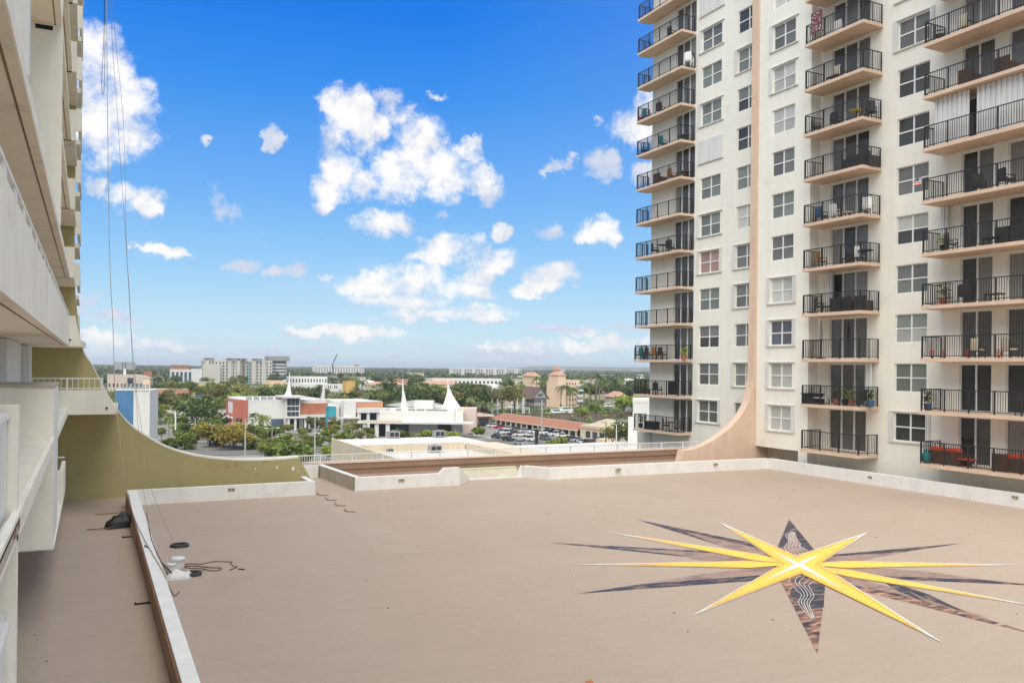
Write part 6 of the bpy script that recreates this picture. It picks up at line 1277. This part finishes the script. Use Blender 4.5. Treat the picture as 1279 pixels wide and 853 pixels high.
for i, (key, n, R_, Hh, leaf, mt, th) in enumerate((('mid1',1500,4.6,5.2,.42,'leaf_mid',3.2),('mid2',1500,5.2,4.8,.44,'leaf_mid',3.6),('dark1',1700,5.6,5.0,.42,'leaf_dark',3.4),('dark2',1500,4.2,6.0,.42,'leaf_dark',3.0),('lime',1300,3.6,4.6,.38,'leaf_lime',2.4),('olive',1400,4.8,4.8,.42,'leaf_olive',3.2),('gold',1700,4.6,4.4,.30,'leaf_gold',1.5))):
    PROT[key] = (trunk_mesh(i, th, .26, R_, Hh), crown_mesh(i*7+1, n, R_, Hh, leaf, mt, 11), th)
for i, h in enumerate((8.5,10.5,7)): tk, fr_ = palm_meshes(i+3, h); PROT['palm%d' % (i+1)] = (tk, fr_, 0)
tk, fr_ = palm_meshes(9, 6.0, 'leaf_lime', 30, 4.2); PROT['palmlime'] = (tk, fr_, 0)
PROT['shrub1'] = (None, crown_mesh(71, 700, 1.7, 1.9, .24, 'leaf_mid', 7), 0); PROT['shrub2'] = (None, crown_mesh(72, 700, 1.6, 2.1, .24, 'leaf_lime', 7), 0); PROT['round'] = (trunk_mesh(40, 1.3, .12, 1.5, 2), crown_mesh(73, 900, 1.75, 2.8, .26, 'leaf_mid', 8), 1.1)
rt_ = random.Random(31)
def tree(key, p, s, label, cat='tree', group=None, name=None, sz=None):
    tk, cr, th = PROT[key]
    nm = name or ('palm_tree' if 'palm' in key else 'bush' if 'shrub' in key else 'tree')
    t = thing(nm, p, label, cat, group, rt_.uniform(0,6.28)); q = (s, s, (sz or s))
    if tk: o = link('trunk', tk, t, local=True); o.scale = q
    o = link('crown', cr, t, (0,0,th*q[2]), local=True); o.scale = q; return t
def tp(key, px, pyb, s, label, **k): return tree(key, gp(px, pyb), s, label, **k)
tp('dark1',243,541,1.55,'big round dark green tree left of the red shop',sz=1.35)
for px, py, s, lb_ in ((262,556,1.0,'yellowing tree farthest left over the fin curve'),(277,558,1.15,'yellowing tree in the middle over the fin curve'),(292,560,1.0,'yellowing tree right of the middle, thin crowned'),(304,559,.75,'small golden tree behind the lamp post')): tp('gold',px,py+1,s*1.4,lb_,sz=s*.98)
tp('lime',252,548,.8,'bright green bush tree by the short lamp post'); tp('palm3',211,545,.8,'dark little palm left of the white lamp post',cat='palm'); tp('dark2',231,549,.55,'dark small tree hiding the lamp foot'); tp('mid1',222,553,.45,'low green tree at the foot of the white lamp')
tp('palmlime',328,545,1.0,'yellow green palm in front of the white shop wall',cat='palm'); tp('palm3',315,541,.85,'ragged palm left of the yellow green one',cat='palm')
for px, py, s, lb_ in ((327,563,1.0,'round clipped tree in the car park, left of the twin lamp'),(347,562,.95,'round clipped tree right of the twin lamp'),(379,552,1.2,'round green tree before the entrance canopy'),(388,539,1.5,'tree in front of the rust band'),(429,556,1.15,'round clipped tree behind the cream parapet'),(412,562,1.05,'little tree beside the slender pole'),(444,541,1.2,'slim tree before the terracotta shop'),(404,536,1.2,'bare thin tree by the white van')): tp('round',px,py,s,lb_)
for px, py, s, lb_ in ((358,577,1.5,'dense green bush mass below the red shop, left part'),(368,580,1.6,'dense green bush below the red shop, middle part'),(381,576,1.5,'dense green bush behind the slender pole'),(375,586,1.3,'green bush just above the railing end'),(340,572,1.0,'green bush on the fin edge line')): tp('shrub1',px,py,s*1.55,lb_,cat='bush')
for px, py, s, lb_ in ((498,551,1.7,'rounded bush left of the dark lamp'),(507,552,1.8,'rounded bush right of the dark lamp'),(520,552,1.2,'low bush between the rounded ones'),(532,552,1.7,'spreading bush under the white canopy'),(539,549,1.6,'tall leafy bush by the rooftop unit'),(548,549,1.5,'bush right of the rooftop unit'),(558,550,1.4,'low bush before the right canopy end'),(570,550,1.3,'bush at the foot of the pole'),(450,551,1.2,'dark bush under the long canopy'),(440,552,1.1,'dark bush next to the white columns')): tp('shrub1' if px % 2 else 'shrub2',px,py,s,lb_,cat='bush')
for px, py, s, lb_ in ((596,546,1.5,'light green bush left of the parked cars'),(601,546,1.4,'light green bush at the road edge'),(692,563,1.5,'bright bush left behind the white railing'),(700,562,1.7,'bright bush behind the white railing'),(709,563,1.2,'bright bush right behind the white railing'),(583,532,2.0,'leafy tree clump beside the kiosk')): tp('shrub2',px,py,s,lb_,cat='bush')
tp('mid2',783,562,1.15,'rounded olive tree by the railing end',sz=.9); tp('mid1',797,560,.9,'leafy tree under the corner balconies'); tp('lime',779,522,1.6,'bright leafy tree below the tiled house'); tp('lime',790,520,1.5,'bright leafy tree against the corner balcony'); tp('olive',765,560,.7,'low brownish tree left of the railing end')
tp('lime',727,526,.9,'green clump on the canal in front of the flat shop'); tp('mid1',744,524,.9,'dark green clump on the canal bank')
for px, py, s, k, lb_ in ((700,510,1.35,'palm1','tall palm before the left part of the peach hotel'),(708,514,1.2,'palm2','palm with two heads before the peach hotel'),(716,512,1.3,'palm1','brown tinged palm at the hotel middle'),(670,505,1.5,'palm2','tall palm between the gabled house and peach hotel'),(675,503,1.4,'palm1','palm hugging the hotel wall'),(745,506,1.7,'palm2','broad palm in the trees right of the hotel'),(771,492,1.6,'palm1','tall palm standing above the tiled house'),(660,524,.9,'palm3','small palm on the near arcade side'),(614,526,1.0,'palm3','yellowish palm at the left arcade end'),(599,524,1.0,'palm3','leaning palm by the kiosk'),(590,527,1.1,'palm1','palm left of the kiosk')): tp(k,px,py,s,lb_,cat='palm')
for px, py, k_, s_, lb_ in ((200,531,'mid1',.7,'green tree just right of the blue block'),(207,520,'lime',.8,'bright tree behind the dark little palm'),(226,541,'shrub2',1.8,'spreading bush right of the white lamp post'),(215,560,'shrub1',1.5,'bush low on the fin curve, left one'),(234,561,'shrub1',1.6,'bush low on the fin curve, right one'),(246,554,'mid1',.6,'green tree left of the yellowing trees'),(316,552,'olive',.6,'brown green tree right of the golden ones'),(297,552,'shrub2',1.7,'bright bush behind the golden trees'),(360,541,'shrub2',1.4,'low hedge bush before the glass tower'),(347,541,'shrub1',1.5,'low bush before the shop glass'),(395,557,'shrub1',1.6,'green bush right of the slender pole'),(418,541,'round',1.3,'small tree by the teal annexe'),(460,546,'shrub2',1.5,'bright bush before the white columns'),(313,561,'shrub1',1.5,'bush below the lamp by the golden trees'),(423,561,'shrub2',1.4,'bush just behind the railing left of the cream wall')): tp(k_,px,py,s_,lb_,cat='bush' if 'shrub' in k_ else 'tree')
for px, py, k_, s_, lb_ in ((688,508,'palm2',1.5,'tall palm hugging the left corner of the nearer peach hotel'),(712,509,'palm3',1.5,'short palm between the palms at the hotel front'),(728,512,'palm2',1.2,'palm right of the hotel balconies'),(736,507,'palm1',1.5,'slender palm farther right of the hotel'),(757,498,'palm1',1.2,'palm at the left corner of the tiled house'),(620,512,'palm1',1.1,'palm among the masts above the arcade'),(575,508,'palm2',1.2,'palm just right of the larger sail'),(585,515,'lime',1.1,'bright tree between the sail and the kiosk'),(592,510,'mid1',1.2,'green tree behind the kiosk'),(466,505,'palm1',1.2,'palm left of the slender sail'),(520,505,'palm2',1.1,'palm between the two sails'),(392,512,'palm2',1.0,'palm behind the rust band'),(402,505,'mid1',1.1,'tree at the foot of the sail shaped sign mast'),(300,497,'palm1',1.3,'palm behind the red wing'),(285,512,'lime',1.2,'bright tree left of the red wing'),(272,520,'mid2',.9,'green tree right of the big round tree'),(207,505,'olive',1.0,'olive brown tree behind the blue block'),(200,513,'lime',.9,'yellow green tree touching the white wall')): tp(k_,px,py,s_,lb_,cat='palm' if 'palm' in k_ else 'tree')
rq_ = random.Random(44)
PL = [('by the fin',196,330,548,562,24),('in the car park',320,415,548,575,22),('by the dark tree',200,290,525,546,20),('near the terracotta shop',395,470,540,560,14)]
SH = {}
for where, xa, xb, ya, yb, n_ in PL:
    for i in range(n_):
        k_ = rq_.choice(['shrub1','shrub2','shrub2','round','lime','mid1','olive']); px, py = rq_.uniform(xa, xb), rq_.uniform(ya, yb); s_ = rq_.uniform(.9,1.7) if k_ in ('shrub1','shrub2','round') else rq_.uniform(.4,.62)
        c_ = {'shrub1':'deep green bush','shrub2':'yellow green bush','round':'round topped little tree','lime':'bright little tree','mid1':'green little tree','olive':'olive brown little tree'}[k_]
        q_ = min((219,'white lamp post'),(243,'short lamp post'),(275,'golden trees'),(306,'golden tree lamp'),(328,'yellow green palm'),(340,'twin lamp'),(365,'glass tower'),(393,'slender pole'),(430,'white corner tower'),(455,'long canopy'), key=lambda q: abs(q[0]-px))
        lb_ = f"{'large' if s_ > 1.3 or .52 < s_ < .7 else 'small'} {c_} {where}, {'left' if px < q_[0] else 'right'} of the {q_[1]}"
        if lb_ in SH: continue
        SH[lb_] = 1; tp(k_, px, py, s_, lb_, cat='bush' if 'shrub' in k_ else 'tree', group='planting in the near streets')
# belts of trees: every one a thing; look-alikes share a label and a group
USED = {}
def tree_label(key, p, s, where):
    px = CX+FPX*p.dot(R0)/p.dot(FW); d_ = p.dot(FW); c, nm = min(LMK, key=lambda q: abs(q[0]-px)); o_ = px-c
    rel = 'in line with' if abs(o_) < 4 else ('just left of' if o_ < 0 and o_ > -12 else 'left of' if o_ < 0 else 'just right of' if o_ < 12 else 'right of')
    kd = {'mid':'green','dar':'dark green','lim':'bright green','oli':'olive brown','pal':'','gol':'golden'}[key[:3]]
    sz = 'small' if s < 1.08 else 'tall' if s > 1.32 else 'middling'
    row = 'nearer' if d_ < 430 else 'second row' if d_ < 560 else 'third row' if d_ < 720 else 'deeper' if d_ < 850 else 'farthest'
    lb_ = f"{sz} {row} {kd} {'palm' if 'palm' in key else 'tree'} {rel} the {nm}".replace('  ', ' ')
    return lb_
def belt(n, px0, px1, d0, d1, keys, smin, smax, label, group, avoid=()):
    for i in range(n):
        px, d_ = rt_.uniform(px0, px1), rt_.uniform(d0, d1); p = pd(px, d_); key = rt_.choice(keys); s_ = rt_.uniform(smin, smax)
        lb_ = tree_label(key, p, s_, label)
        for _ in range(8):
            if lb_ not in USED: break
            px, s_ = rt_.uniform(px0, px1), rt_.uniform(smin, smax); p = pd(px, rt_.uniform(d0, d1)); key = rt_.choice(keys); lb_ = tree_label(key, p, s_, label)
        USED[lb_] = 1; tree(key, p, s_, lb_, 'palm' if 'palm' in key else 'tree', group)
B1 = ['mid1','mid2','dark1','dark2','olive','mid1','lime','palm1']
belt(30, 262, 360, 360, 470, ['mid2','lime','mid1','dark1','olive'], 1.0, 1.5, 'leafy', 'trees behind the red shop')
belt(26, 360, 480, 350, 470, ['mid1','dark1','dark2','palm2','olive'], .9, 1.35, 'dense', 'trees behind the terracotta shop')
belt(34, 478, 600, 385, 560, ['mid1','mid2','dark2','olive','lime','dark1'], 1.0, 1.5, 'full crowned', 'trees behind the white sails')
belt(18, 556, 650, 370, 440, ['dark1','dark1','olive','dark2'], 1.1, 1.6, 'spreading dark', 'wood left of the gabled house')
belt(20, 625, 700, 480, 700, ['palm1','palm2','mid1','dark2'], 1.1, 1.5, 'bushy', 'trees around the peach hotels')
belt(34, 722, 830, 510, 720, ['dark1','dark2','mid1','palm1','palm2','mid2'], 1.1, 1.7, 'dark', 'trees right of the peach hotel')
belt(22, 190, 300, 430, 640, ['mid1','olive','mid2','dark1','palm2'], .9, 1.3, 'mixed', 'trees left of the beige hotel')
belt(12, 190, 262, 350, 420, ['mid1','lime','olive'], .8, 1.1, 'light', 'trees beside the blue block')
belt(90, 125, 840, 700, 1000, B1, 1.0, 1.5, 'rounded', 'middle belt of trees')
# the far-off wood: nobody could count it
rf_ = random.Random(77); b = MB(); 
for i in range(5200):
    u = rf_.random(); d_ = 980*(5000/980)**u; px = rf_.uniform(90, 860); p = pd(px, d_); R_ = rf_.uniform(4,8)*(1+d_/3500); h_ = rf_.uniform(6.5,11.5)
    for j in range(22):
        a, e = rf_.uniform(0,6.283), rf_.uniform(-.2,1.5); c = p+Vector((R_*math.cos(a)*math.cos(e), R_*math.sin(a)*math.cos(e), h_*(.45+.5*math.sin(e)))); leaf_quad(b, c, R_*.42, rf_)
tag(link('distant_woods', b.mesh('distant_woods', 'leaf_far')), 'far green wood reaching to the horizon', 'woods', None, 'stuff')
# roadside scrub
b = MB(); rf_ = random.Random(5)
for i in range(900):
    px, d_ = rf_.uniform(120, 840), rf_.uniform(330, 1000); p = pd(px, d_)
    for j in range(14): a = rf_.uniform(0,6.283); c = p+Vector((rf_.uniform(0,2.6)*math.cos(a), rf_.uniform(0,2.6)*math.sin(a), rf_.uniform(.2,2.2))); leaf_quad(b, c, .8, rf_)
tag(link('undergrowth', b.mesh('undergrowth', 'leaf_mid')), 'low green scrub filling the ground between the trees', 'undergrowth', None, 'stuff')
# ================================================================ AIR
hz = bpy.data.materials.new('haze'); hz.use_nodes = True; ht = hz.node_tree; ht.nodes.clear()
ho = ht.nodes.new('ShaderNodeOutputMaterial'); hv = ht.nodes.new('ShaderNodeVolumePrincipled'); hv.inputs['Color'].default_value = (.80,.88,1,1); hv.inputs['Density'].default_value = .00012; hv.inputs['Anisotropy'].default_value = .1
ht.links.new(hv.outputs[0], ho.inputs['Volume']); M['haze'] = hz
mb = MB(); mb.box((-9100,-700,ST-1),(14100,12600,46)); tag(link('haze', mb.mesh('haze', 'haze')), 'thin pale haze in the air over the city', 'haze', None, 'stuff')
